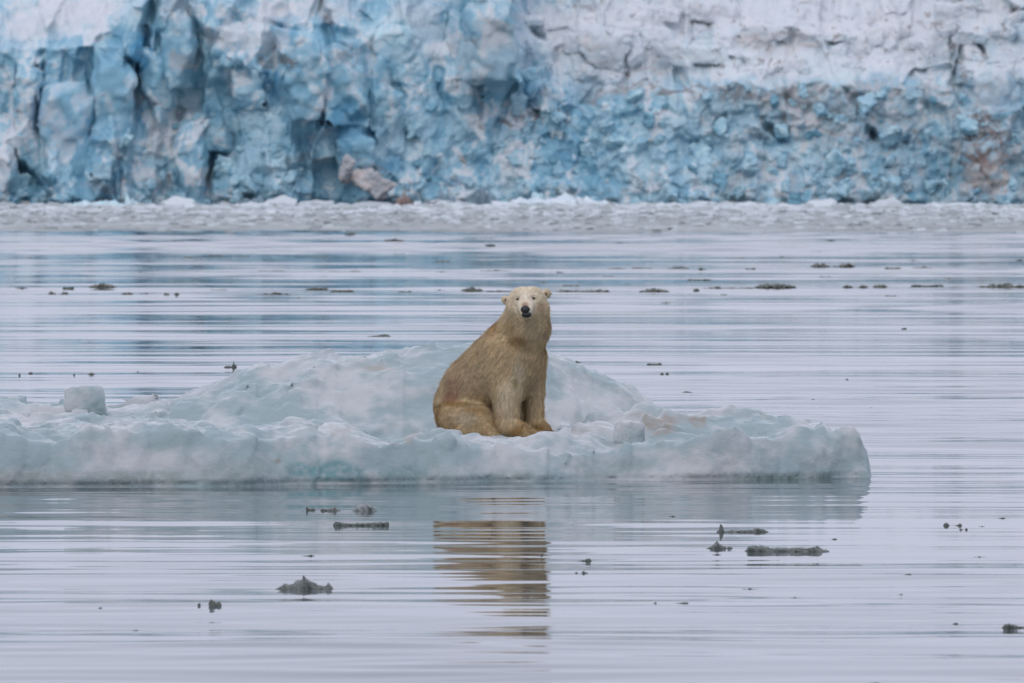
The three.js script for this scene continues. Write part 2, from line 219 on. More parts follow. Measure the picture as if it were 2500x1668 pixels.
function glacierColour(x, y, out, o) {
  const wx = x + 0.8 * noise(x * 0.5, y * 0.5, 21) + 0.35 * noise(x * 1.7, y * 1.7, 22), wy = y + 0.8 * noise(x * 0.5, y * 0.5, 23) + 0.35 * noise(x * 1.7, y * 1.7, 24), px = MID + wx * GS, py = 505 - wy * GS;
  const tone = fbm(wx * 0.16, wy * 0.1, 31, 3) * 1.5 + 0.5 * facet(wx / 2.9, wy / 6.2, 21, 1, 34) + 0.75 * facet(wx / 1.5, wy / 2.2, 35, 1, 24) + 0.75 * facet(wx / 0.7, wy / 0.8, 45, 1, 16) + 0.35 * noise(wx * 1.6, wy * 0.25, 33) + 0.3 * noise(wx * 2.6, wy * 2.6, 37);
  let right = sstep(1180, 1900, px), a = ICE.blue, b = ICE.pale, t = clamp(0.44 + tone + 0.16 * right);
  let r = lerp(a[0], b[0], t), g = lerp(a[1], b[1], t), bl = lerp(a[2], b[2], t);
  const mixTo = (c, k) => { r = lerp(r, c[0], k); g = lerp(g, c[1], k); bl = lerp(bl, c[2], k); };
  mixTo(ICE.white, 0.75 * sstep(0.25, 0.5, tone + 0.1 * noise(x * 3, y * 3, 9)));
  for (const [cx, cy, rx, ry, name, s] of PATCHES) {
    const u = (px - cx) / rx, v = (py - cy) / ry, q = u * u + v * v; if (q > 2.2) continue;
    const n = 0.55 * fbm(wx * 0.9, wy * 0.9, cx * 0.013 + cy * 0.007, 4) + 0.25 * noise(wx * 3.1, wy * 3.1, cx * 0.1);
    const grain = name === 'brown' || name === 'tan' ? sstep(-0.38, 0.22, noise(wx * 1.9, wy * 1.9, cy * 0.3) + 0.6 * noise(wx * 4.3, wy * 4.3, cx) + 0.1) : 0.75 + 0.25 * noise(wx * 2, wy * 2, cx);
    mixTo(ICE[name], s * grain * (1 - sstep(0.55, 1.15, Math.sqrt(q) + n)));
  }
  const dl = Math.abs(py - pick(DIRTLINE, px)) / GS; if (dl < 0.7 && px > 1170 && px < 1970) mixTo(ICE.brown, 0.75 * (1 - sstep(0.1, 0.5, dl + 0.4 * noise(wx * 1.3, wy * 1.3, 3))) * sstep(-0.3, 0.2, noise(wx * 0.9, wy * 2, 41)));
  const snow = sstep(1290, 1500, px + 60 * noise(wx * 0.3, wy * 0.3, 61)) * sstep(11.6, 13.4, wy + 1.2 * fbm(wx * 0.5, wy * 0.5, 62, 3) + (px < 1700 ? 2.0 : 0) * sstep(1700, 1450, px));
  mixTo(ICE.white, 0.5 * snow); mixTo(ICE.brown, 0.65 * snow * sstep(0.20, 0.34, fbm(wx * 1.3, wy * 1.9, 63, 3))); mixTo(ICE.grey, 0.4 * sstep(1500, 1900, px) * (1 - snow) * sstep(-0.2, 0.3, fbm(wx * 0.6, wy * 0.6, 64, 3) + 0.1)); mixTo(ICE.tan, 0.35 * sstep(1650, 1950, px) * (1 - snow) * sstep(0.08, 0.3, fbm(wx * 0.9, wy * 0.9, 65, 3)));
  mixTo(ICE.white, 0.85 * sstep(19.3, 22.5, wy + 1.6 * fbm(wx * 0.3, wy * 0.3, 71, 3)));   // firn on top
  mixTo(ICE.brown, 0.5 * sstep(0.36, 0.5, fbm(wx * 1.1, wy * 1.1, 51, 3)) );
  out[o] = r; out[o + 1] = g; out[o + 2] = bl;
}
const ICEBUMP = greyNoise(256, (u, v) => 0.5 + 0.22 * tiled(u, v, 11, 1) + 0.16 * tiled(u, v, 23, 2) + 0.12 * tiled(u, v, 51, 3) + 0.08 * tiled(u, v, 97, 4));
const glacierMat = new THREE.MeshStandardMaterial({ vertexColors: true, roughness: 0.6 });
const glacier = tag(add(new THREE.Group(), 'glacier'), 'blue and white calving front of a tidewater glacier', 'glacier', null, 'structure');
function icePatch(name, x0, x1, y0, y1, sx, sy) {
  const n = Math.round((x1 - x0) / sx) + 1, m = Math.round((y1 - y0) / sy) + 1, pos = new Float32Array(n * m * 3), col = new Float32Array(n * m * 3), index = new Uint32Array((n - 1) * (m - 1) * 6);
  for (let j = 0, o = 0, k = 0; j < m; j++) for (let i = 0; i < n; i++, o += 3) {
    const x = x0 + (x1 - x0) * i / (n - 1), y = y0 + (y1 - y0) * j / (m - 1);
    pos[o] = x; pos[o + 1] = y; pos[o + 2] = -FRONT - glacierBack(x, y); glacierColour(x, y, col, o);
    if (i && j) { const a = j * n + i; index.set([a - n - 1, a - n, a, a - n - 1, a, a - 1], k); k += 6; }
  }
  return add(new THREE.Mesh(meshFrom(pos, index, col), glacierMat), name, glacier);
}
icePatch('ice_cliff', -56, 56, -1, 24, 0.11, 0.085);
icePatch('upper_snowfield', -56, 56, 23.9, 30, 0.3, 0.25);
icePatch('ice_cliff', -150, -55.9, -1, 29, 0.6, 0.5);
icePatch('ice_cliff', 55.9, 150, -1, 29, 0.6, 0.5);

// ---------- the floe the bear sits on ----------
// heights in metres against photograph columns taken at 103 m; q is the depth beyond 100 m
const Q0 = 100;
const EDGE = [[-900, -1.6], [0, -0.75], [480, -0.35], [900, 0.55], [1200, 0.95], [1700, 1.75], [2115, 2.55], [2400, 3.2]];
const RIM = [[-900, 0.45], [0, 0.50], [90, 0.42], [300, 0.46], [520, 0.42], [640, 0.40], [760, 0.44], [900, 0.43], [1040, 0.40], [1100, 0.44], [1150, 0.36], [1220, 0.33], [1330, 0.35], [1400, 0.31], [1560, 0.31], [1640, 0.36], [1700, 0.43], [1900, 0.44], [2010, 0.43], [2085, 0.41], [2112, 0.24], [2135, -0.3], [2400, -0.5]];
const SHELF = [[-900, 0.5], [0, 0.5], [300, 0.5], [700, 0.42], [1000, 0.385], [1300, 0.385], [1450, 0.40], [1560, 0.34], [1650, 0.33], [1900, 0.36], [2040, 0.36], [2090, 0.22], [2125, -0.3], [2400, -0.5]];
const MOUND = [[-900, 0.75], [0, 0.69], [120, 0.64], [260, 0.62], [330, 0.64], [385, 0.66], [440, 0.74], [480, 0.77], [530, 0.87], [570, 0.95], [640, 0.99], [700, 1.05], [760, 1.11], [850, 1.11], [960, 1.15], [1080, 1.22], [1200, 1.225], [1330, 1.18], [1400, 1.08], [1440, 0.95], [1500, 0.88], [1545, 0.82], [1590, 0.68], [1618, 0.50], [1640, 0.3], [1700, -0.2], [2400, -0.5]];
const SPREAD = [[-900, 3.0], [0, 2.6], [380, 3.0], [700, 3.4], [1000, 3.0], [1200, 2.6], [1500, 2.3], [1650, 1.6], [2400, 1]];     // how far the mound runs out towards the eye
const RIDGE = [[1380, 0.3], [1480, 0.52], [1560, 0.60], [1620, 0.60], [1700, 0.59], [1760, 0.585], [1785, 0.63], [1850, 0.63], [1890, 0.58], [1950, 0.52], [2000, 0.46], [2030, 0.42], [2060, 0.40], [2080, 0.28], [2110, -0.3], [2400, -0.5]];
// single swellings and hollows: column, depth q, radii (m), height (m)
const LUMPS = [[1085, 0.98, 0.17, 0.28, 0.085], [1560, 1.3, 0.2, 0.3, -0.03], [40, 0.35, 0.34, 0.5, 0.13], [95, 1.7, 0.3, 0.6, -0.12], [300, 0.6, 0.45, 0.5, 0.10], [250, 0.0, 0.2, 0.3, 0.09], [480, 0.3, 0.5, 0.5, 0.10], [560, 0.8, 0.4, 0.5, 0.07], [700, 1.3, 0.5, 0.5, 0.06], [640, 2.6, 0.35, 0.7, -0.10], [840, 2.4, 0.4, 0.6, 0.12], [720, 3.4, 0.35, 0.6, 0.10], [960, 3.4, 0.3, 0.7, -0.12], [1000, 2.1, 0.3, 0.5, -0.04], [1470, 3.4, 0.4, 0.5, 0.06], [1540, 1.85, 0.25, 0.3, 0.03], [1620, 2.5, 0.22, 0.25, 0.10], [1700, 2.55, 0.16, 0.2, 0.09], [1750, 2.35, 0.1, 0.15, -0.05], [1820, 2.6, 0.3, 0.25, -0.04], [1440, 4.2, 0.35, 0.7, 0.06], [1330, 5.0, 0.3, 0.9, 0.05], [1580, 4.9, 0.2, 0.5, 0.05], [230, 3.4, 0.5, 0.6, 0.02], [1390, 2.2, 0.5, 0.4, 0.035]];
const toX = (px) => xAt(px, 103);
function floeTop(x, q) {
  const px = MID + x * LENS / 103, wx = x + 0.10 * noise(x * 1.6, q * 1.1, 3), wq = q + 0.22 * noise(x * 1.3, q * 0.9, 9), pw = MID + wx * LENS / 103;
  const e = wq - (pick(EDGE, px) + 0.16 * noise(x * 0.9, 1.7, 0) + 0.09 * noise(x * 2.7, 5.7, 0));
  const rim = pick(RIM, pw), shelf = pick(SHELF, pw);
  let h = lerp(rim, shelf, sstep(0.35, 1.3, e));
  const soft = (a, b, k) => { const t = clamp(0.5 + 0.5 * (a - b) / k); return lerp(b, a, t) + k * t * (1 - t); };
  const m = pick(MOUND, pw), s = pick(SPREAD, pw), f = (6.9 - wq) / s;
  const mound = wq < 6.9 ? m - (m + 0.1) * Math.pow(clamp(f), 1.7) - Math.max(0, f - 1) * 2 : m - 0.10 * (wq - 6.9) ** 2;
  h = soft(h, mound, 0.12);
  const r = pick(RIDGE, pw), rr = Math.abs(wq - 4.7);
  h = soft(h, r - 0.22 * rr * rr, 0.06);
  for (const [c, lq, rx, rq, a] of LUMPS) { const u = (wx - toX(c)) / rx, v = (wq - lq) / rq, w = u * u + v * v; if (w < 4) h += a * Math.exp(-1.6 * w * w * 0.6 - 0.5 * w); }
  h -= 0.5 * sstep(9.2, 10.8, wq) * 3;
  // worn lumps and scoops
  h += (0.085 * facet(wx / 0.62, wq / 0.9, 71, 1.3, 60) + 0.026 * facet(wx / 0.25, wq / 0.45, 73, 1.4, 40) + 0.010 * facet(wx / 0.11, wq / 0.22, 75, 1.4, 30) + 0.07 * fbm(x * 1.1, q * 0.8, 5.5, 3)) * sstep(-0.05, 0.5, e + 0.25) * (1 - 0.75 * Math.exp(-(((x - 0.1) / 0.7) ** 2) - ((q - 3.4) / 0.7) ** 2));
  // the broken edge
  const wall = e < 0.34 ? Math.pow(clamp((e + 0.10) / 0.44), 0.62) : 1;
  return { h: e < -0.10 ? -0.16 + (e + 0.10) * 4 : lerp(-0.16, h, wall), e };
}
const floeMat = new THREE.MeshPhysicalMaterial({ vertexColors: true, roughness: 0.85, ior: 1.31, bumpMap: ICEBUMP.clone(), bumpScale: 0.010, transmission: 0.30 });
floeMat.bumpMap.repeat.set(1.0, 1.0);
function iceTint(x, y, z, out, o, dirt = 1) {                       // white firn, blue-green clear ice and silt, in patches with edges
  const n = fbm(x * 0.9, y * 1.6, z * 0.55, 4) + 0.30 * noise(x * 3.7, y * 5, z * 2.2) + 0.22 * noise(x * 9.1, y * 11, z * 6) + 0.10 * noise(x * 21, y * 24, z * 15), c = sstep(-0.22, 0.34, n), d = fbm(x * 0.6 + 7, y * 2.2, z * 0.5 + 3, 4);
  let r = lerp(0.41, 0.67, c), g = lerp(0.515, 0.69, c), b = lerp(0.53, 0.695, c);
  const k = 0.45 * sstep(0.10, 0.32, d); r = lerp(r, 0.60, k); g = lerp(g, 0.60, k); b = lerp(b, 0.62, k);
  for (const [px, py, rx, ry, dep, s, cr, cg, cb] of STAINS) { const u = (x - xAt(px, dep)) / (rx / LENS * dep), v = (y - yAt(py, dep)) / (ry / LENS * dep), w = Math.sqrt(u * u + v * v); if (w < 1.8 && Math.abs(-z - dep) < 1.6) { const q = dirt * s * (1 - sstep(0.4, 1.1, w + 0.8 * fbm(x * 5, y * 6, z * 3, 3))) * (0.55 + 0.45 * sstep(-0.2, 0.25, noise(x * 17, y * 17, z * 17))); r = lerp(r, cr, q); g = lerp(g, cg, q); b = lerp(b, cb, q); } }
  out[o] = r; out[o + 1] = g; out[o + 2] = b;
}
// silt and stain on the floe: photograph x, y, radii, depth, strength, colour
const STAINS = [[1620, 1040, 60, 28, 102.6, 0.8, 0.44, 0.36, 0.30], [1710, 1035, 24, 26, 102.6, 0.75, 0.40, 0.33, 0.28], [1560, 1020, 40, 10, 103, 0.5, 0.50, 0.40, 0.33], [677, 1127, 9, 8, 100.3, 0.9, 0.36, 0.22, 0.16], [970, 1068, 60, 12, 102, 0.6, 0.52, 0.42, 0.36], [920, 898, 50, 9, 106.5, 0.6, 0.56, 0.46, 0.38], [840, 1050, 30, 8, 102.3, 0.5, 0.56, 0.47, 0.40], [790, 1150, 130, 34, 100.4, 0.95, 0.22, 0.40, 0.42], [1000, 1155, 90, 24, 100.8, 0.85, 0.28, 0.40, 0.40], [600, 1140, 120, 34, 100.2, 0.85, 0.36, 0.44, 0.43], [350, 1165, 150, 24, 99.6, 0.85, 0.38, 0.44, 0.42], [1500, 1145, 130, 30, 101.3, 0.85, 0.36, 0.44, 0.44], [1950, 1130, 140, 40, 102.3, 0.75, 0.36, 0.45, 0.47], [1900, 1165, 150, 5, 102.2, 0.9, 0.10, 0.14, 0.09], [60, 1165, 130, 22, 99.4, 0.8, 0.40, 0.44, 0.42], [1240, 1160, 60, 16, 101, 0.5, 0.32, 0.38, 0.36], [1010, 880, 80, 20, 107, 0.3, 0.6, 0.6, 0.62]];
{
  const x0 = -8.6, x1 = 3.95, sx = 0.026, z0 = -111.2, z1 = -98.3, sz = 0.045, sy = 0.026, y0 = -0.16, y1 = 1.5, H = new Map();
  const nx = Math.ceil((x1 - x0) / sx) + 1, nz = Math.ceil((z1 - z0) / sz) + 1, top = new Float32Array(nx * nz);
  for (let k = 0, o = 0; k < nz; k++) for (let i = 0; i < nx; i++, o++) top[o] = floeTop(x0 + i * sx, -(z0 + k * sz) - Q0).h;
  const field = (x, y, z) => {
    const undercut = 0.045 * (1 - sstep(0.015, 0.06, y)) + 0.05 * noise(x * 2.2, y * 4, z);      // melted in at the waterline
    let i = Math.round((x - x0) / sx), k = (z + undercut - z0) / sz; const k0 = clamp(Math.floor(k), 0, nz - 2), t = clamp(k - k0), h = lerp(top[k0 * nx + i], top[(k0 + 1) * nx + i], t);
    let f = y - h; if (y < y0 + sy * 0.9) return 0.2; if (f > 0.3 || f < -0.35) return f;
    return f + 0.045 * fbm(x * 2.3, y * 3.1, z * 2.0, 3) + 0.05 * (facet(x * 2.6, (y * 1.6 + z * 0.9) * 2.2, 81, 1.4, 50)) + 0.026 * (facet(x * 6, (y * 1.5 + z * 0.8) * 5.4, 83, 1.4, 40));
  };
  const { pos, index } = isoSurface(field, [x0, y0, z0], [x1, y1, z1], [sx, sy, sz]);
  const n = pos.length / 3, col = new Float32Array(n * 3), uv = new Float32Array(n * 2);
  for (let i = 0; i < n; i++) { const x = pos[i * 3], y = pos[i * 3 + 1], z = pos[i * 3 + 2]; iceTint(x, y, z, col, i * 3); uv[i * 2] = x; uv[i * 2 + 1] = y - z * 0.8; }
  const floe = add(new THREE.Mesh(meshFrom(pos, index, col, uv), floeMat), 'ice_floe');
  tag(floe, 'large pale blue-white ice floe with a rounded mound, under the polar bear', 'ice floe');
}

// ---------- loose ice ----------
// a lump lofted along its length: a table of [place along -1..1, height 0..1] gives its outline
function lump(width, height, depth, outline, seed, opts = {}) {
  const { seg = 36, ring = 14, rough = 0.18, draft = 0.6, tint, freq = 3 } = opts, pos = [], col = [], uv = [], index = [], o3 = [0, 0, 0];
  for (let i = 0; i <= seg; i++) {
    const t = -1 + 2 * i / seg, top = Math.max(0.02, pick(outline, t)), end = Math.sqrt(Math.max(0.004, 1 - t * t * t * t));
    for (let j = 0; j < ring; j++) {
      const a = j / ring * 6.28318, s = Math.sin(a), c = Math.cos(a), bx = t * width * 0.5, by = s > 0 ? top * height * Math.pow(s, 0.8) : -draft * height * Math.pow(-s, 0.7) * end, bz = c * depth * 0.5 * (0.25 + 0.75 * Math.sqrt(top)) * end, F = freq * 0.42 / Math.sqrt(height * Math.min(width, depth));
      const n = 1 + rough * (fbm(bx * F + seed * 3.7, by * F, bz * F, 3) * 2.2 + 1.1 * facet(bx * F * 1.3 + seed, (by + bz * 0.7) * F * 1.3, 7, 1.2, 18)), y = s > 0 ? by * n : by, z = bz * n;
      pos.push(bx + 0.5 * rough * height * noise(bx * F, by * F, seed), y, z); uv.push(bx, y - z);
      tint(t, y, a, seed, o3); col.push(...o3);
      if (i) { const p = (i - 1) * ring + j, q = (i - 1) * ring + (j + 1) % ring; index.push(p, p + ring, q, q, p + ring, q + ring); }
    }
  }
  for (const [k, f] of [[0, 1], [seg * ring, 0]]) for (let j = 1; j < ring - 1; j++) index.push(...(f ? [k, k + j, k + j + 1] : [k, k + j + 1, k + j]));
  return meshFrom(pos, index, col, uv);
}
const scrapMat = new THREE.MeshPhysicalMaterial({ vertexColors: true, roughness: 0.3, ior: 1.31, bumpMap: ICEBUMP.clone(), bumpScale: 0.006 });
scrapMat.bumpMap.repeat.set(3, 3);
const bergMat = new THREE.MeshPhysicalMaterial({ vertexColors: true, roughness: 0.5, ior: 1.31 });
const mottled = (a, b, f = 4) => (t, y, s, seed, o) => { const k = clamp(0.5 + 1.5 * fbm(t * f * 0.8 + seed, Math.sin(s) * 1.8, Math.cos(s) * 1.8 + seed * 2.3, 3)); for (let c = 0; c < 3; c++) o[c] = lerp(a[c], b[c], k); };
const DARK = mottled([0.050, 0.062, 0.052], [0.135, 0.155, 0.135], 6), GREY = mottled([0.055, 0.066, 0.058], [0.20, 0.215, 0.195], 6), CLEAR = mottled([0.13, 0.145, 0.14], [0.34, 0.37, 0.37], 5), SILT = mottled([0.075, 0.085, 0.066], [0.19, 0.20, 0.17], 5);
const O = { // outlines
  slab: [[-1, 0.15], [-0.94, 0.75], [-0.7, 0.95], [-0.2, 0.7], [0.3, 0.8], [0.7, 1], [0.92, 0.8], [1, 0.2]], sliver: [[-1, 0.05], [-0.4, 0.35], [0.1, 0.6], [0.5, 1], [0.8, 0.8], [1, 0.1]], dome: [[-1, 0.1], [-0.8, 0.5], [-0.3, 0.85], [0.1, 1], [0.6, 0.75], [0.9, 0.45], [1, 0.1]],
  tent: [[-1, 0.04], [-0.82, 0.26], [-0.70, 0.52], [-0.62, 0.36], [-0.52, 0.34], [-0.3, 0.55], [-0.1, 0.80], [-0.04, 1], [0.0, 0.95], [0.1, 0.76], [0.3, 0.56], [0.55, 0.42], [0.7, 0.30], [0.78, 0.5], [0.86, 0.34], [1, 0.03]], wedge: [[-1, 0.3], [-0.95, 1], [-0.5, 0.55], [0, 0.45], [0.6, 0.5], [1, 0.1]], spike: [[-1, 0.2], [-0.8, 0.55], [-0.5, 0.45], [0, 0.5], [0.25, 0.55], [0.38, 1], [0.45, 0.6], [0.6, 0.4], [0.66, 0.12], [0.8, 0.16], [1, 0.08]],
  fin: [[-1, 0.1], [-0.92, 0.2], [-0.86, 0.95], [-0.80, 1], [-0.74, 0.7], [-0.7, 0.16], [-0.4, 0.30], [0, 0.30], [0.3, 0.36], [0.5, 0.58], [0.7, 0.42], [1, 0.04]], pyramid: [[-1, 0.06], [-0.6, 0.45], [-0.3, 0.85], [-0.16, 1], [0.05, 0.72], [0.25, 0.34], [0.4, 0.42], [0.52, 0.2], [0.66, 0.38], [0.85, 0.34], [1, 0.05]], longslab: [[-1, 0.1], [-0.85, 0.95], [-0.7, 0.9], [-0.3, 0.72], [0.1, 0.62], [0.5, 0.72], [0.72, 0.8], [0.8, 0.5], [1, 0.25]],
  barbell: [[-1, 0.7], [-0.93, 1], [-0.75, 0.9], [-0.5, 0.72], [0.3, 0.78], [0.6, 0.95], [0.96, 1], [1, 0.7]], antenna: [[-1, 0.12], [-0.7, 0.24], [-0.2, 0.26], [0.1, 0.2], [0.4, 0.6], [0.52, 1], [0.58, 0.95], [0.66, 0.55], [0.85, 0.35], [1, 0.05]], twin: [[-1, 0.3], [-0.7, 0.9], [-0.4, 0.7], [-0.1, 0.12], [0.2, 0.25], [0.5, 1], [0.8, 0.8], [1, 0.1]], dumb: [[-1, 0.4], [-0.8, 0.9], [-0.5, 0.8], [-0.2, 0.18], [0.3, 0.2], [0.6, 0.5], [0.8, 1], [1, 0.3]],
  ragged: [[-1, 0.1], [-0.8, 0.35], [-0.62, 0.25], [-0.45, 0.6], [-0.2, 0.4], [0.05, 0.95], [0.2, 0.8], [0.4, 0.35], [0.6, 0.5], [0.8, 0.25], [1, 0.1]],
};
let scrapSeed = 1;
const NTH = ['first', 'second', 'third', 'fourth', 'fifth', 'sixth', 'seventh', 'eighth', 'ninth', 'tenth', 'eleventh', 'twelfth', 'thirteenth', 'fourteenth', 'fifteenth', 'sixteenth', 'seventeenth', 'eighteenth'];
// small look-alikes, told apart by their place in the row, counted from the left
const inRows = (list, rowOf, say, then) => { const rows = {}; for (const p of list) (rows[rowOf(p)] ??= []).push(p); for (const [row, ps] of Object.entries(rows)) ps.sort((a, b) => a[0] - b[0]).forEach((p, i) => then(p, say(NTH[i], row))); };
// x from and to, y of the waterline, height above it, all read off the photograph on the flat water; the piece itself is built in metres
function scrap(name, x0, x1, py, tall, outline, tint, label, category, group, deep = 0.7) {
  const d = depthOnWater(py), s = d / LENS, w = (x1 - x0) * s, h = Math.max(0.012, tall * s * (py < 760 ? 0.48 : 1.0)), m = new THREE.Mesh(lump(w, h, Math.max(w * deep, h * 1.3), outline, scrapSeed++, { tint, seg: w / s > 60 ? 56 : 28, ring: w / s > 60 ? 16 : 10, rough: py < 760 ? 0.5 : 0.3, freq: py < 760 ? 7 : 5 }), scrapMat);
  const x = xAt((x0 + x1) / 2, d); m.position.set(x, wave(x, d).h - 0.004, -d); m.rotation.y = (hash(scrapSeed, 5, 5) - 0.5) * 0.25;
  return tag(add(m, name), label, category, group);
}
const ice = (...a) => scrap('floating_ice', ...a);
// in front of the floe
const NEAR = 'ice scraps drifting in front of the floe';
ice(746, 771, 1246, 11, O.wedge, DARK, 'little dark wedge of ice, first of the row of three near the floe edge', 'ice chunk', NEAR);
ice(782, 834, 1247, 14, O.spike, GREY, 'grey ice piece with a thin spike, middle of the row near the floe edge', 'ice chunk', NEAR);
ice(860, 921, 1247, 18, O.dome, CLEAR, 'pale domed clear ice piece at the end of the row near the floe edge', 'ice chunk', NEAR);
ice(813, 950, 1283, 9, O.barbell, DARK, 'long dark straight bar of ice with thick ends, below the row of three pieces', 'ice chunk', NEAR, 0.25);
ice(719, 770, 1358, 4, O.sliver, DARK, 'thin black sliver of ice above the tent-shaped chunk', 'ice chunk', NEAR, 0.3);
ice(671, 817, 1435, 31, O.tent, GREY, 'grey tent-shaped ice chunk with a small peak at either end', 'ice chunk', NEAR, 0.45);
ice(481, 490, 1483, 7, O.dome, DARK, 'tiny round black ice lump beside the two-humped piece', 'ice chunk', NEAR);
ice(508, 540, 1484, 19, [[-1, 0.35], [-0.75, 0.75], [-0.4, 1], [-0.1, 0.8], [0.15, 0.5], [0.5, 0.62], [0.85, 0.55], [1, 0.2]], GREY, 'small two-humped ice lump, below and beside the tent-shaped chunk', 'ice chunk', NEAR);
ice(312, 338, 1540, 4, O.sliver, DARK, 'dark ice sliver alone on the bright water below the small two-humped lump', 'ice chunk', NEAR, 0.3);
ice(1749, 1883, 1299, 18, O.fin, GREY, 'long thin ice piece with an upright fin at one end and a low hump', 'ice chunk', NEAR, 0.22);
ice(1724, 1791, 1342, 18, O.pyramid, GREY, 'grey pyramid-shaped ice chunk with two small knobs trailing from it', 'ice chunk', NEAR, 0.5);
ice(1817, 2025, 1348, 15, O.longslab, GREY, 'long flat grey-green ice slab with a pale rounded end', 'ice chunk', NEAR, 0.3);
ice(2020, 2045, 1318, 4, O.sliver, DARK, 'short dark ice sliver just above the end of the long flat slab', 'ice chunk', NEAR, 0.4);
ice(2303, 2350, 1284, 8, O.dumb, DARK, 'dumbbell-shaped dark ice piece off the pointed end of the floe', 'ice chunk', NEAR, 0.35);
ice(2342, 2365, 1294, 5, O.twin, DARK, 'small dark ice scrap just below the dumbbell-shaped piece', 'ice chunk', NEAR, 0.5);
ice(2445, 2530, 1533, 12, O.sliver.map(([a, b]) => [-a, b]).reverse(), DARK, 'dark green pointed ice piece cut off by the picture edge', 'ice chunk', NEAR, 0.35);
ice(2118, 2156, 1669, 8, O.dome, CLEAR, 'pale ice piece at the very bottom edge of the picture', 'ice chunk', NEAR, 0.5);
ice(1403, 1446, 1369, 8, O.sliver, DARK, 'dark ice scrap with a thin tail, upper of two beside the bear\'s reflection', 'ice chunk', NEAR, 0.4);
ice(1418, 1436, 1403, 10, O.pyramid, GREY, 'tiny peaked ice lump, lower of two beside the bear\'s reflection', 'ice chunk', NEAR, 0.6);
ice(1403, 1411, 1402, 4, O.dome, DARK, 'black ice crumb next to the tiny peaked lump by the reflection', 'ice chunk', NEAR, 0.6);
ice(1800, 1860, 1438, 3.5, O.ragged, DARK, 'beaded dark ice sliver well below the long flat slab', 'ice chunk', NEAR, 0.25);
inRows([[2387, 2408, 1286], [2424, 2457, 1267], [2368, 2413, 1360], [2194, 2228, 1409], [2189, 2211, 1449], [2317, 2341, 1520], [1919, 1960, 1458]], () => '', (n) => `${n} thin dark ice sliver from the left, off the floe\'s pointed end`, ([a, b, y], label) => ice(a, b, y, 3.2, hash(a, 1, 1) > 0.5 ? O.sliver : O.ragged, DARK, label, 'ice sliver', 'slivers off the pointed end of the floe', 0.3));
inRows([[1591, 1604, 1475], [1631, 1684, 1475], [1620, 1651, 1262], [1305, 1328, 1358], [232, 249, 1489]], () => '', (n) => `${n} faint hair-thin ice sliver from the left on the water in front of the floe`, ([a, b, y], label) => ice(a, b, y, 2.4, O.sliver, DARK, label, 'ice sliver', 'faint slivers in front of the floe', 0.3));
// beyond the floe
const MIDW = 'ice scraps on the water behind the floe';
ice(546, 578, 899, 15, O.antenna, DARK, 'dark ice scrap with a thin upright spike beyond the left shoulder of the mound', 'ice chunk', MIDW, 0.5);
ice(886, 955, 820, 6, O.sliver, SILT, 'long thin ice sliver above the mound, clear of the bear\'s back', 'ice sliver', MIDW, 0.3);
ice(1402, 1424, 887, 5, O.sliver.map(([a, b]) => [-a, b]).reverse(), DARK, 'small dark ice scrap half hidden behind the slope below the bear\'s chin', 'ice chunk', MIDW, 0.5);
ice(1579, 1617, 892, 5, O.slab, SILT, 'short flat ice bar, upper of three beyond the low end of the floe', 'ice chunk', MIDW, 0.35);
ice(1612, 1634, 915, 6, O.twin, DARK, 'small knobbed ice scrap, middle of three beyond the low end of the floe', 'ice chunk', MIDW, 0.5);
ice(1658, 1693, 955, 5, O.dome, DARK, 'low pointed ice scrap, lower of three beyond the low end of the floe', 'ice chunk', MIDW, 0.4);
ice(2201, 2214, 803, 5, O.slab, DARK, 'lone dark ice speck on wide open water to the right of the bear', 'ice chunk', MIDW, 0.5);
inRows([[68, 80, 913], [213, 232, 916], [332, 340, 908], [178, 183, 917], [44, 50, 917]], () => '', (n) => `${n} tiny dark ice speck from the left, above the block standing on the floe`, ([a, b, y], label) => ice(a, b, y, 4.5, O.dome, DARK, label, 'ice speck', 'specks above the standing block', 0.5));
inRows([[2060, 2072, 926], [2319, 2333, 882], [1040, 1045, 750], [1975, 1990, 980], [2118, 2130, 995]], () => '', (n) => `${n} faint dark ice speck from the left on open water beyond the floe`, ([a, b, y], label) => ice(a, b, y, 3, O.sliver, DARK, label, 'ice speck', 'faint specks around the floe', 0.5));
// the far line of silty ice, about 270 m off
const LINE = 'silty ice in the far drifting line', put = (label, ...a) => ice(...a, SILT, label, 'ice chunk', LINE, 0.5);
put('low dark ice chunk, first in the far line, beside a second on its own', 37, 69, 705, 8, O.ragged);
put('dark double-humped ice chunk in the far line under a long pale raft', 116, 168, 719, 14, O.twin);
put('brownish flat ice raft just above the dark double-humped chunk', 152, 181, 705, 8, O.slab);
put('long silty ice raft with a raised end, largest on the blue reflection', 213, 285, 704, 17, O.dome);
put('round dark ice chunk midway along the blue reflection', 294, 326, 721, 12, O.dome);
put('pale thin ice strip trailing from the round dark chunk', 333, 378, 718, 8, O.ragged);
put('pair of joined dark ice lumps past the thin pale strip', 398, 440, 722, 10, O.twin);
put('faint low ice strip between the joined lumps and the big brown raft', 513, 556, 707, 5, O.slab);
put('big brown three-part ice raft below the cliff\'s rubble cone', 620, 721, 719, 13, O.ragged);
put('small peaked ice scrap under the big brown raft', 718, 747, 728, 7, O.pyramid);
put('flat greenish ice raft, higher of two between raft and bear', 744, 803, 706, 10, O.dome);
put('flat greenish ice raft, lower of two between raft and bear', 806, 864, 712, 8, O.slab);
put('dark two-step ice piece left of the long dark strip by the bear', 971, 1013, 713, 9, O.spike);
put('low pale ice strip before the domed strip beside the bear\'s ear', 1050, 1092, 708, 10, O.ragged);
put('dark domed ice chunk on a long strip beside the bear\'s ear', 1124, 1180, 711, 16, O.dome);
put('long low dark ice strip running up to the bear\'s ear', 1172, 1262, 712, 7, O.ragged);
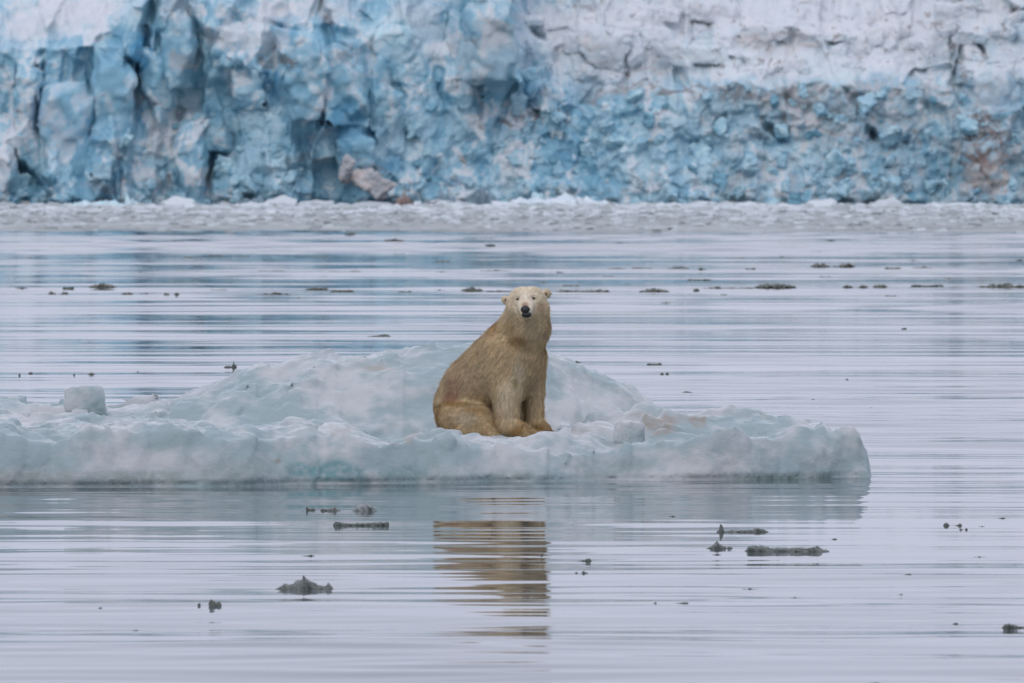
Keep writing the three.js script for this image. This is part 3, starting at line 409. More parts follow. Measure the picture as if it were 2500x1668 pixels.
put('flat ice bar just above the strip beyond the bear\'s head', 1372, 1415, 698, 6, O.slab);
put('long ragged ice raft beyond the bear\'s other ear', 1350, 1492, 714, 15, O.longslab.map(([a, b]) => [-a, b]).reverse());
put('blunt dark ice raft with a shelf on top, next after the ragged raft', 1558, 1634, 713, 17, O.dome);
put('small ice lump after the blunt dark raft', 1692, 1708, 711, 8, O.dome);
put('flat stepped ice strip leading to the hump-backed raft', 1713, 1786, 705, 9, O.ragged);
put('hump-backed brown ice raft on a long thin strip', 1840, 1944, 704, 19, O.dome);
put('thin ice strip ending at the hump-backed raft', 1776, 1842, 705, 5, O.slab);
put('narrow pale ice raft above the stepped strip', 1676, 1737, 684, 6, O.slab);
put('dark two-lobed ice raft in the far line past the hump-backed one', 2056, 2122, 703, 12, O.twin);
put('dark rounded ice block closing the two-lobed raft', 2130, 2168, 702, 14, O.dome);
put('long faint ice strip before the last raft at the picture edge', 2222, 2306, 699, 8, O.slab);
put('large jagged ice raft with a high point at the picture edge', 2383, 2520, 702, 25, O.ragged);
put('pale rounded ice lump, first of three in a row above the line', 1479, 1530, 659, 12, O.dome);
put('pale rounded ice lump, middle of three in a row above the line', 1541, 1598, 659, 16, O.longslab);
put('darker rounded ice lump, last of three in a row above the line', 1629, 1685, 656, 11, O.dome);
put('small peaked ice chunk after the row of three lumps', 1702, 1726, 661, 11, O.pyramid);
put('wide dark double ice raft, largest of the upper line', 1980, 2088, 652, 19, O.twin);
put('flat dark ice raft past the wide double raft', 2228, 2277, 654, 9, O.ragged);
put('thin brown ice strip pair above the big brown raft', 798, 883, 668, 10, O.slab);
inRows([[319, 362, 668, 4], [628, 697, 662, 3], [1053, 1099, 664, 6], [1170, 1250, 662, 7], [747, 771, 590, 8], [936, 987, 589, 10], [1190, 1234, 576, 6], [1184, 1210, 603, 6], [449, 471, 628, 7], [508, 545, 625, 5], [580, 610, 626, 5], [120, 130, 603, 7], [388, 455, 590, 5], [1062, 1100, 638, 5], [1590, 1617, 568, 6], [1396, 1425, 590, 6], [1506, 1522, 594, 6], [2016, 2040, 589, 8], [1752, 1776, 611, 7], [1771, 1819, 631, 5], [1900, 1916, 627, 5], [1980, 2006, 616, 8], [2160, 2200, 660, 9], [2212, 2245, 637, 7], [2480, 2500, 636, 7], [1358, 1376, 664, 9], [1820, 1845, 661, 8], [2300, 2330, 680, 6], [2000, 2030, 676, 6], [1760, 1775, 720, 6], [1610, 1640, 740, 5], [2160, 2190, 724, 5], [840, 866, 578, 5], [60, 84, 630, 5], [170, 190, 640, 5], [880, 905, 666, 6], [780, 800, 678, 5], [960, 990, 622, 4], [1470, 1500, 675, 5], [1310, 1340, 690, 6]], ([, , y]) => y < 600 ? 'the row just below the ice belt' : y < 648 ? 'the upper far drift' : 'the lower far drift', (n, row) => `${n} small silty ice scrap from the left in ${row}`, ([a, b, y, t], label) => ice(a, b, y, t, hash(a, 2, 2) > 0.5 ? O.ragged : O.slab, SILT, label, 'ice scrap', 'small scraps of the far drift', 0.6));

// blocks resting on the floe
function blockShape([w, h, dp], seed, rugged, tint, worn = 0.13) {                // a chunk split off along flat faces, edges worn
  const size = Math.cbrt(w * h * dp), round = size * worn, s = size / 24;
  const r = rng(seed * 977), cuts = [[1, 0, 0, w], [-1, 0, 0, w], [0, 1, 0, h], [0, -1, 0, h], [0, 0, 1, dp], [0, 0, -1, dp]].map(([x, y, z, d]) => [x + (r() - 0.5) * 0.35, y + (r() - 0.5) * 0.35, z + (r() - 0.5) * 0.35, d * 0.5]);
  for (let i = 0; i < 9; i++) { const v = new THREE.Vector3(r() - 0.5, r() - 0.3, r() - 0.2).normalize(); cuts.push([v.x, v.y, v.z, (Math.abs(v.x) * w + Math.abs(v.y) * h + Math.abs(v.z) * dp) * 0.5 * (0.74 + 0.18 * r()) / Math.sqrt(rugged)]); }
  const f = (x, y, z) => { let m = -9; for (const [a, b, c, d] of cuts) { const q = a * x + b * y + c * z - d, t = clamp(0.5 + 0.5 * (m - q) / round); m = lerp(q, m, t) + round * t * (1 - t); } return m + size * rugged * (0.10 * fbm(x / size * 2 + seed, y / size * 2, z / size * 2, 3) + 0.03 * facet(x / size * 4 + seed, (y + z * 0.6) / size * 4, 91, 1.3, 30)); };
  const { pos, index } = isoSurface(f, [-w * 0.7, -h * 0.7, -dp * 0.7], [w * 0.7, h * 0.7, dp * 0.7], [s, s, s]), n = pos.length / 3, col = new Float32Array(n * 3), uv = new Float32Array(n * 2);
  for (let i = 0; i < n; i++) { tint(pos[i * 3], pos[i * 3 + 1], pos[i * 3 + 2], col, i * 3); uv[i * 2] = pos[i * 3]; uv[i * 2 + 1] = pos[i * 3 + 1] - pos[i * 3 + 2]; }
  return meshFrom(pos, index, col, uv);
}
function iceBlock(name, dims, seed, place, label, category, rugged = 1, tint = (x, y, z, o, k) => iceTint(x + seed, y, z, o, k, 0), mat = floeMat) {
  const m = add(new THREE.Mesh(blockShape(dims, seed, rugged, tint), mat), name); m.position.set(...place); return tag(m, label, category);
}
iceBlock('ice_block', [0.41, 0.33, 0.32], 11, [xAt(206, 106.2), yAt(980, 106.2), -106.2], 'rounded ice block standing alone against the water on the thin arm of the floe', 'ice block');
iceBlock('ice_block', [0.33, 0.24, 0.26], 6, [xAt(1537, 102.55), yAt(1063, 102.55), -102.55], 'squarish pale ice block lying on the floe between the bear and the silt patch', 'ice block');

// ---------- the belt of brash ice under the cliff ----------
const beltEdge = (x) => 553 - x * 0.4 + 30 * noise(x * 0.06, 2.2, 0) + 16 * noise(x * 0.3, 7.2, 0);
{
  const rows = [], cols = []; for (let t = 0; t <= 1.0001; t += 1 / 200) rows.push(t); for (let i = -340; i <= 340; i++) cols.push(i * 0.2);
  const pos = [], col = [], index = [], n = cols.length;
  rows.forEach((t, j) => cols.forEach((x, i) => {
    const d = lerp(beltEdge(x), 982, Math.pow(t, 1.25)), l = cells(x / 0.8, d / 2.2, 101), rise = 0.02 + 0.10 * sstep(0, 0.12, t) * Math.max(0, 1 - l.d) * l.id + 0.04 * fbm(x * 0.5, d * 0.2, 4, 3) + 0.06 * sstep(0.45, 0.95, t) * Math.max(0, fbm(x * 0.3, d * 0.05, 9, 3) + 0.2);
    pos.push(x, t === 0 ? -0.05 : Math.max(-0.02, rise), -d);
    const w = clamp(0.5 + 1.5 * fbm(x * 0.35, d * 0.06, 31, 4) + 0.5 * (l.id - 0.5)), c = clamp(w * 0.7 + 0.4 * sstep(-0.1, 0.35, fbm(x * 0.05, d * 0.014, 77, 3)));
    col.push(lerp(0.20, 0.47, c), lerp(0.225, 0.50, c), lerp(0.215, 0.495, c));
    if (i && j) { const a = j * n + i; index.push(a - n - 1, a - n, a, a - n - 1, a, a - 1); }
  }));
  const belt = add(new THREE.Mesh(meshFrom(pos, index, col), bergMat), 'slush_ice');
  tag(belt, 'grey-green belt of slush ice along the foot of the glacier', 'slush ice', null, 'stuff');
  const r = rng(5), count = 30000, unit = new THREE.IcosahedronGeometry(0.5, 1), p = unit.attributes.position;
  for (let i = 0; i < p.count; i++) { const x = p.getX(i), y = p.getY(i), z = p.getZ(i), k = 1 + 0.7 * noise(x * 2.3, y * 2.3, z * 2.3 + 4); p.setXYZ(i, x * k, y * k, z * k); }
  unit.computeVertexNormals();
  const brash = new THREE.InstancedMesh(unit, new THREE.MeshPhysicalMaterial({ color: 0xffffff, roughness: 0.5, ior: 1.31 }), count), M = new THREE.Matrix4(), q = new THREE.Quaternion(), e = new THREE.Euler(), c = new THREE.Color();
  for (let i = 0; i < count; i++) {
    const x = (r() * 2 - 1) * 62, t = Math.pow(r(), 0.62), d = lerp(beltEdge(x) - 3, 983, t) - (r() < 0.04 ? 70 * r() * r() : 0), s = (0.14 + 0.55 * Math.pow(r(), 4)) * (0.6 + 0.7 * t) * (t > 0.9 && r() < 0.06 ? 2.4 : 1), w = r();
    M.compose(new THREE.Vector3(x, 0.02 + 0.05 * s + 0.05 * t * t, -d), q.setFromEuler(e.set(r() * 0.4, r() * 6.3, r() * 0.4)), new THREE.Vector3(s * (1.2 + r()), s * (0.18 + 0.28 * r()), s * (1 + r())));
    brash.setMatrixAt(i, M); const g = clamp(w * 0.75 + 0.3 * t + 0.5 * fbm(x * 0.05, d * 0.014, 77, 3));
    brash.setColorAt(i, c.setRGB(lerp(0.18, 0.66, g), lerp(0.205, 0.71, g), lerp(0.20, 0.735, g)));
  }
  tag(add(brash, 'brash_ice'), 'countless broken brash ice chunks floating below the glacier', 'brash ice', null, 'stuff');
}
// bergs and boulders lying in the belt
const TURQ = mottled([0.50, 0.74, 0.80], [0.74, 0.87, 0.91], 3), DIRTY = mottled([0.13, 0.09, 0.085], [0.42, 0.33, 0.30], 4), SLATE = mottled([0.12, 0.19, 0.235], [0.26, 0.36, 0.42], 4), PINK = mottled([0.33, 0.36, 0.39], [0.62, 0.53, 0.49], 3), WHITE = mottled([0.62, 0.73, 0.79], [0.80, 0.86, 0.89], 3);
function berg(name, x0, x1, pyFoot, tall, d, outline, tint, label, category, tilt = 0) {
  const s = d / LENS, w = (x1 - x0) * s, h = tall * s, m = new THREE.Mesh(lump(w, h, Math.min(w * 0.6, 5), outline, scrapSeed++, { tint, seg: 64, ring: 20, rough: 0.36, freq: 5, draft: 0.3 }), bergMat);
  m.position.set(xAt((x0 + x1) / 2, d), yAt(pyFoot - 4, d), -d); m.rotation.z = tilt; return tag(add(m, name), label, category);
}
berg('iceberg', 1205, 1525, 512, 29, 968, [[-1, 0.1], [-0.85, 0.5], [-0.6, 0.75], [-0.4, 0.7], [-0.2, 0.8], [0.0, 0.9], [0.15, 1], [0.4, 0.75], [0.6, 0.55], [0.85, 0.45], [1, 0.1]], WHITE, 'long low turquoise-white berg at the foot of the glacier, above the bear', 'iceberg');
berg('ice_block', 1297, 1324, 497, 22, 975, [[-1, 0.6], [-0.8, 0.95], [0, 1], [0.8, 0.9], [1, 0.5]], TURQ, 'small turquoise ice block riding on the long low berg', 'ice block');
berg('iceberg', 140, 320, 515, 18, 960, [[-1, 0.2], [-0.8, 0.7], [-0.4, 0.95], [0, 0.9], [0.5, 1], [0.9, 0.6], [1, 0.1]], TURQ, 'flat pale turquoise slab of ice below the big blue columns of the cliff', 'iceberg');
berg('ice_block', 303, 352, 512, 24, 955, [[-1, 0.75], [-0.8, 1], [-0.4, 0.8], [0.2, 0.55], [0.8, 0.35], [1, 0.1]], TURQ, 'tilted turquoise ice block at the end of the flat slab', 'ice block', -0.12);
berg('ice_boulder', 950, 1012, 509, 26, 948, [[-1, 0.1], [-0.6, 0.35], [-0.2, 0.75], [0.2, 1], [0.6, 0.8], [1, 0.2]], DIRTY, 'brown dirt-laden ice boulder in the belt at the cliff foot', 'ice boulder');
berg('ice_block', 1010, 1034, 512, 16, 953, [[-1, 0.6], [-0.7, 1], [0.6, 0.9], [1, 0.4]], WHITE, 'small white ice block next to the brown boulder', 'ice block');
berg('ice_boulder', 1150, 1222, 508, 40, 978, [[-1, 0.4], [-0.8, 0.85], [-0.3, 1], [0.2, 0.9], [0.6, 0.7], [1, 0.15]], SLATE, 'dark slate-blue ice boulder beside the long low berg', 'ice boulder');
berg('ice_boulder', 1060, 1120, 508, 32, 982, [[-1, 0.2], [-0.5, 0.9], [0, 1], [0.6, 0.7], [1, 0.1]], SLATE, 'lower slate-blue ice boulder near the darker one by the berg', 'ice boulder');
berg('ice_boulder', 575, 655, 507, 22, 985, [[-1, 0.3], [-0.4, 1], [0.1, 0.7], [0.5, 0.95], [1, 0.2]], SLATE, 'dark lumpy ice boulder at the foot of the white rubble cone', 'ice boulder');
const pinkish = (x, y, z, o, k) => { const n = clamp(0.5 + 1.6 * fbm(x * 0.8 + 3, y * 0.8, z * 0.8, 4)); o[k] = lerp(0.34, 0.60, n); o[k + 1] = lerp(0.38, 0.545, n); o[k + 2] = lerp(0.42, 0.52, n); };
iceBlock('fallen_ice_slab', [3.6, 2.3, 1.8], 24, [gx(905), gy(440), -992.5], 'pinkish fallen ice slab leaning low on the cliff', 'ice slab', 2.2, pinkish, bergMat).rotation.z = -0.65;
iceBlock('fallen_ice_slab', [1.2, 3.2, 1.4], 33, [gx(848), gy(408), -992.5], 'narrow pale ice horn next to the pinkish fallen slab', 'ice slab', 2.2, pinkish, bergMat).rotation.z = -0.3;

// ---------- seracs and fallen blocks of the front ----------
// photograph x, y of the middle; width, height, depth in metres; lean
const SERACS = [[165, 310, 4.2, 12.5, 4, 0.02], [278, 260, 4.0, 10.5, 4, -0.03], [432, 105, 3.8, 8, 3, 0.05], [470, 400, 2.6, 8.5, 3, 0.10], [560, 115, 4.2, 4.6, 3, -0.06], [742, 180, 4.0, 9.5, 3.4, 0.03], [832, 205, 4.3, 9, 3.4, -0.05], [872, 372, 2.8, 5, 3, 0.08], [1185, 85, 5.4, 9, 4, -0.03], [1050, 62, 3.6, 4.6, 3, 0.15], [965, 112, 4.6, 3.8, 3, -0.2], [1312, 165, 3.2, 4.6, 3, 0.08], [1340, 235, 2.8, 3, 2.4, -0.1], [1645, 128, 3.4, 2.6, 2.6, 0.1], [1470, 112, 4.4, 3.6, 3, -0.15], [1560, 60, 5, 2.4, 3, 0.12], [2285, 140, 2.8, 5.4, 2.4, 0], [2425, 225, 4.6, 4.2, 3, 0.1], [2400, 400, 4.2, 7.5, 2.4, 0], [12, 425, 2.0, 6.5, 2.4, 0.03], [65, 230, 2.2, 7, 2.6, -0.04], [600, 205, 3.2, 4.4, 2.6, 0.1], [680, 330, 2.6, 4.8, 2.4, -0.06], [1120, 210, 3.2, 4.2, 2.6, 0.2], [930, 260, 3, 5, 2.6, -0.12], [380, 190, 2.6, 6, 2.6, -0.05], [1870, 75, 5.6, 1.8, 3, 0.04], [2080, 110, 4.2, 2.6, 2.6, -0.06], [1745, 95, 3, 1.6, 2.2, 0.1], [520, 330, 3, 3.6, 2.6, 0.15]];
{ const r = rng(88); for (let i = 0; i < 30; i++) SERACS.push([1290 + r() * 1210, 5 + r() * 180, 1.8 + 3.2 * r(), 0.8 + 1.6 * r(), 2.2, (r() - 0.5) * 0.4]); }
for (const [i, [px, py, w, h, dp, lean]] of SERACS.entries()) {
  const x = gx(px), y = gy(py), back = Math.min(glacierBack(x, y), glacierBack(x - w * 0.3, y), glacierBack(x + w * 0.3, y)), tint = (a, b, c, o, k) => glacierColour(x + a, y + b, o, k);
  const m = add(new THREE.Mesh(blockShape([w, h, dp], 140 + i, 1.7, tint, 0.06), glacierMat), 'serac', glacier); m.position.set(x, y, -FRONT - back - dp * 0.22); m.rotation.set(0.04, (hash(i, 3, 3) - 0.5) * 0.7, lean);
}
{ // broken blocks lying on the heaps: a few shapes and tones, many places
  const tones = [['blue', 'turq'], ['blue', 'pale'], ['grey', 'pale'], ['teal', 'blue'], ['grey', 'tan']].map(([a, b]) => (x, y, z, o, k) => { const t = clamp(0.5 + 1.5 * fbm(x * 1.5 + 4, y * 1.5, z * 1.5, 3)); for (let c = 0; c < 3; c++) o[k + c] = lerp(ICE[a][c], ICE[b][c], t); });
  const shapes = tones.flatMap((t, i) => [[1, 0.7, 0.9], [1.5, 0.7, 1], [0.8, 1.3, 0.8]].map((d, j) => blockShape(d, 300 + i * 3 + j, 2.6, t, 0.1))), r = rng(19);
  for (let n = 0; n < 230;) {
    const px = r() * 2560 - 30, py = 505 - Math.pow(r(), 1.4) * 300, k = rubble(px, py); if (r() > k * 0.95 + 0.05) continue; n++;
    const x = gx(px), y = gy(py), s = 0.5 + 1.6 * Math.pow(r(), 2.0), pale = r() < 0.8 ? Math.floor(r() * 2) : r() < 0.93 ? 2 + Math.floor(r() * 2) : 4, m = add(new THREE.Mesh(shapes[pale * 3 + Math.floor(r() * 3)], glacierMat), 'fallen_block', glacier);
    m.position.set(x, Math.max(0.1, y), -FRONT - glacierBack(x, y) + s * 0.12); m.scale.setScalar(s); m.rotation.set(r() * 6.3, r() * 6.3, r() * 6.3);
  }
}

// ---------- the polar bear ----------
// own axes: x to the right of the picture, y up from the ice it sits on, z towards the eye; metres
const BONES = [ // from, radius, to, radius, blend
  [-0.26, 0.30, -0.20, 0.315, -0.13, 0.47, -0.12, 0.335, 0.10], [-0.13, 0.47, -0.12, 0.335, 0.06, 0.64, 0.02, 0.345, 0.10], [0.06, 0.64, 0.02, 0.335, 0.20, 0.84, 0.08, 0.305, 0.10],          // rump, barrel, shoulders
  [0.20, 0.86, 0.08, 0.285, 0.33, 1.09, 0.12, 0.235, 0.09], [0.34, 1.10, 0.12, 0.235, 0.36, 1.27, 0.18, 0.195, 0.08],                                                                         // neck
  [0.285, 1.368, 0.20, 0.113, 0.412, 1.378, 0.20, 0.113, 0.05], [0.265, 1.27, 0.22, 0.102, 0.45, 1.27, 0.20, 0.115, 0.06],                                                                      // skull, cheeks
  [0.343, 1.375, 0.28, 0.085, 0.343, 1.31, 0.40, 0.082, 0.035], [0.343, 1.31, 0.40, 0.082, 0.344, 1.257, 0.56, 0.064, 0.03], [0.345, 1.235, 0.42, 0.060, 0.347, 1.225, 0.545, 0.038, 0.025],        // brow, muzzle, lower jaw
  [0.12, 0.78, 0.28, 0.215, 0.150, 0.46, 0.36, 0.140, 0.07], [0.150, 0.46, 0.36, 0.136, 0.148, 0.16, 0.40, 0.112, 0.03], [0.155, 0.12, 0.41, 0.108, 0.33, 0.070, 0.53, 0.064, 0.035],                  // near foreleg
  [0.37, 0.78, -0.06, 0.185, 0.425, 0.45, -0.05, 0.105, 0.06], [0.425, 0.45, -0.05, 0.102, 0.432, 0.15, -0.02, 0.086, 0.03], [0.435, 0.12, -0.01, 0.084, 0.53, 0.070, 0.07, 0.060, 0.035],               // far foreleg
  [-0.33, 0.20, 0.02, 0.225, -0.12, 0.165, 0.32, 0.150, 0.07], [-0.12, 0.15, 0.32, 0.14, -0.28, 0.075, 0.30, 0.090, 0.04], [-0.30, 0.065, 0.30, 0.085, -0.03, 0.06, 0.46, 0.075, 0.03],              // near hind leg, folded
  [-0.05, 0.22, -0.36, 0.20, 0.27, 0.24, -0.16, 0.14, 0.05], [0.27, 0.20, -0.16, 0.13, 0.18, 0.06, -0.26, 0.08, 0.04], [0.16, 0.06, -0.28, 0.08, 0.36, 0.06, -0.10, 0.07, 0.03],                      // far hind leg
  [0.10, 0.50, 0.06, 0.20, 0.22, 0.68, 0.10, 0.25, 0.08],                                                                                                                                    // belly and chest
  [0.182, 1.352, 0.170, 0.040, 0.142, 1.366, 0.165, 0.036, 0.012], [0.506, 1.402, 0.155, 0.042, 0.548, 1.430, 0.150, 0.037, 0.012],                                                               // ears
];
for (const [px, pz, ux, uz, s] of [[0.35, 0.53, 0.78, 0.62, 1], [0.52, 0.07, 0.78, 0.62, 0.9], [-0.02, 0.47, 0.86, 0.5, 0.85]]) for (let t = -1.5; t < 2; t++) { // toes
  const x = px + uz * t * 0.042 * s, z = pz - ux * t * 0.042 * s, l = 0.085 * s * (1 - 0.12 * t * t * 0.5); BONES.push([x, 0.058 * s, z, 0.036 * s, x + ux * l, 0.038 * s, z + uz * l, 0.027 * s, 0.018]);
}
const SKIP = BONES.map((b) => Math.max(b[3], b[7]) + 0.25);
function bearField(x, y, z) {
  let f = 1;
  for (let i = 0; i < BONES.length; i++) {
    const b = BONES[i], ax = b[4] - b[0], ay = b[5] - b[1], az = b[6] - b[2], px = x - b[0], py = y - b[1], pz = z - b[2], t = clamp((px * ax + py * ay + pz * az) / (ax * ax + ay * ay + az * az)), dx = px - ax * t, dy = py - ay * t, dz = pz - az * t, q = dx * dx + dy * dy + dz * dz;
    if (q > SKIP[i] * SKIP[i] && f < 1) continue;
    const d = Math.sqrt(q) - lerp(b[3], b[7], t), k = b[8], h = clamp(0.5 + 0.5 * (f - d) / k);
    f = lerp(f, d, h) - k * h * (1 - h);
  }
  // eye sockets, ear cups
  for (const [ex, ey, ez, r, k] of [[0.262, 1.378, 0.352, 0.024, 0.02], [0.421, 1.386, 0.350, 0.024, 0.02], [0.146, 1.360, 0.206, 0.026, 0.008], [0.542, 1.420, 0.192, 0.027, 0.008]]) { const d = r - Math.hypot(x - ex, y - ey, z - ez), h = clamp(0.5 - 0.5 * (f - d) / k); f = lerp(f, d, h) + k * h * (1 - h); }
  return f < 0.06 ? f + 0.007 * noise(x * 9, y * 6, z * 9) : f;
}
// fur colours where the photograph shows them: centre, radii, colour, strength
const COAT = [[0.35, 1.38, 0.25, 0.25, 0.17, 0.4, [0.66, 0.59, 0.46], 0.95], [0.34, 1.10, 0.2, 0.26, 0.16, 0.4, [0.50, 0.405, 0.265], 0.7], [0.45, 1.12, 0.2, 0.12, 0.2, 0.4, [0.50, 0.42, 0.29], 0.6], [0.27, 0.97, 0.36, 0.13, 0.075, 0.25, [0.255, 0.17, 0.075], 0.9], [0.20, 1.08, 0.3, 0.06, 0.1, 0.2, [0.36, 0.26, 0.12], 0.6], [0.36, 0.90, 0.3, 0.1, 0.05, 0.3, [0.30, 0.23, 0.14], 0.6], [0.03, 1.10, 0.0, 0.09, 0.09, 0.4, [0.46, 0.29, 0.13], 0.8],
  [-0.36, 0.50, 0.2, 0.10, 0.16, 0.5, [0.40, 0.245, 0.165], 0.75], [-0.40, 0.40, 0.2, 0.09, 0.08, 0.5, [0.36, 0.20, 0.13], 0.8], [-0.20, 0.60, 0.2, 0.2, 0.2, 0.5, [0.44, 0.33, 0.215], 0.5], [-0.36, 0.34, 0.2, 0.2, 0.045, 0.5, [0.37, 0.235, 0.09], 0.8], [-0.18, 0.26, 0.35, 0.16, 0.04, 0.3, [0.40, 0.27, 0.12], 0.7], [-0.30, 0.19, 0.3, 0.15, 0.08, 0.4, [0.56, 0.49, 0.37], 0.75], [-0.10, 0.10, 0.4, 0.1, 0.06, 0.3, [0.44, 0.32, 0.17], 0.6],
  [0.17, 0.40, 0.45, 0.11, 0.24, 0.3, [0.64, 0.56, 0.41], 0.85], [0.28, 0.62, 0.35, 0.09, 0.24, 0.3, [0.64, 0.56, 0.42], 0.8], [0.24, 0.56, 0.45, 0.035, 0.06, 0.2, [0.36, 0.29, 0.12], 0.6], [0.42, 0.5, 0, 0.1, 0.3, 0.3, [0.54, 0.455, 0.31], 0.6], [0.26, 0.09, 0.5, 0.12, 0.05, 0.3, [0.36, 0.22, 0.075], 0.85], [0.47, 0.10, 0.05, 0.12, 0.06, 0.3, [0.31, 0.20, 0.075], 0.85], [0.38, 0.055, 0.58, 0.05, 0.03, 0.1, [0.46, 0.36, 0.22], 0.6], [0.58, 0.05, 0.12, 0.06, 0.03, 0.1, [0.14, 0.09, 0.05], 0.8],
  [0.337, 1.322, 0.50, 0.045, 0.040, 0.25, [0.26, 0.15, 0.085], 0.9], [0.315, 1.378, 0.38, 0.035, 0.030, 0.15, [0.42, 0.30, 0.19], 0.4], [0.378, 1.382, 0.38, 0.035, 0.030, 0.15, [0.40, 0.28, 0.18], 0.4], [0.36, 1.245, 0.54, 0.085, 0.06, 0.12, [0.50, 0.48, 0.44], 0.7], [0.475, 1.30, 0.33, 0.05, 0.06, 0.12, [0.42, 0.30, 0.19], 0.6], [0.355, 1.212, 0.59, 0.052, 0.030, 0.05, [0.035, 0.033, 0.035], 0.97], [0.145, 1.360, 0.19, 0.02, 0.026, 0.03, [0.13, 0.09, 0.06], 0.85], [0.545, 1.418, 0.18, 0.02, 0.028, 0.03, [0.13, 0.09, 0.06], 0.85]];
function coat(x, y, z, out, o) {
  let r = 0.55, g = 0.435, b = 0.265;
  const j = 0.3 * noise(x * 7, y * 7, z * 7) + 0.25 * noise(x * 19, y * 15, z * 19);
  for (const [cx, cy, cz, rx, ry, rz, c, s] of COAT) { const u = (x - cx) / rx, v = (y - cy) / ry, w = (z - cz) / rz, q = u * u + v * v + w * w * 0.5; if (q > 3) continue; const k = s * (1 - sstep(0.35, 1.25, Math.sqrt(q) + 0.5 * j)); r = lerp(r, c[0], k); g = lerp(g, c[1], k); b = lerp(b, c[2], k); }
  const v = 1.36 + 0.12 * noise(x * 4.3, y * 4.3, z * 4.3 + 3) + 0.08 * j; out[o] = r * v; out[o + 1] = g * v; out[o + 2] = b * v;
}
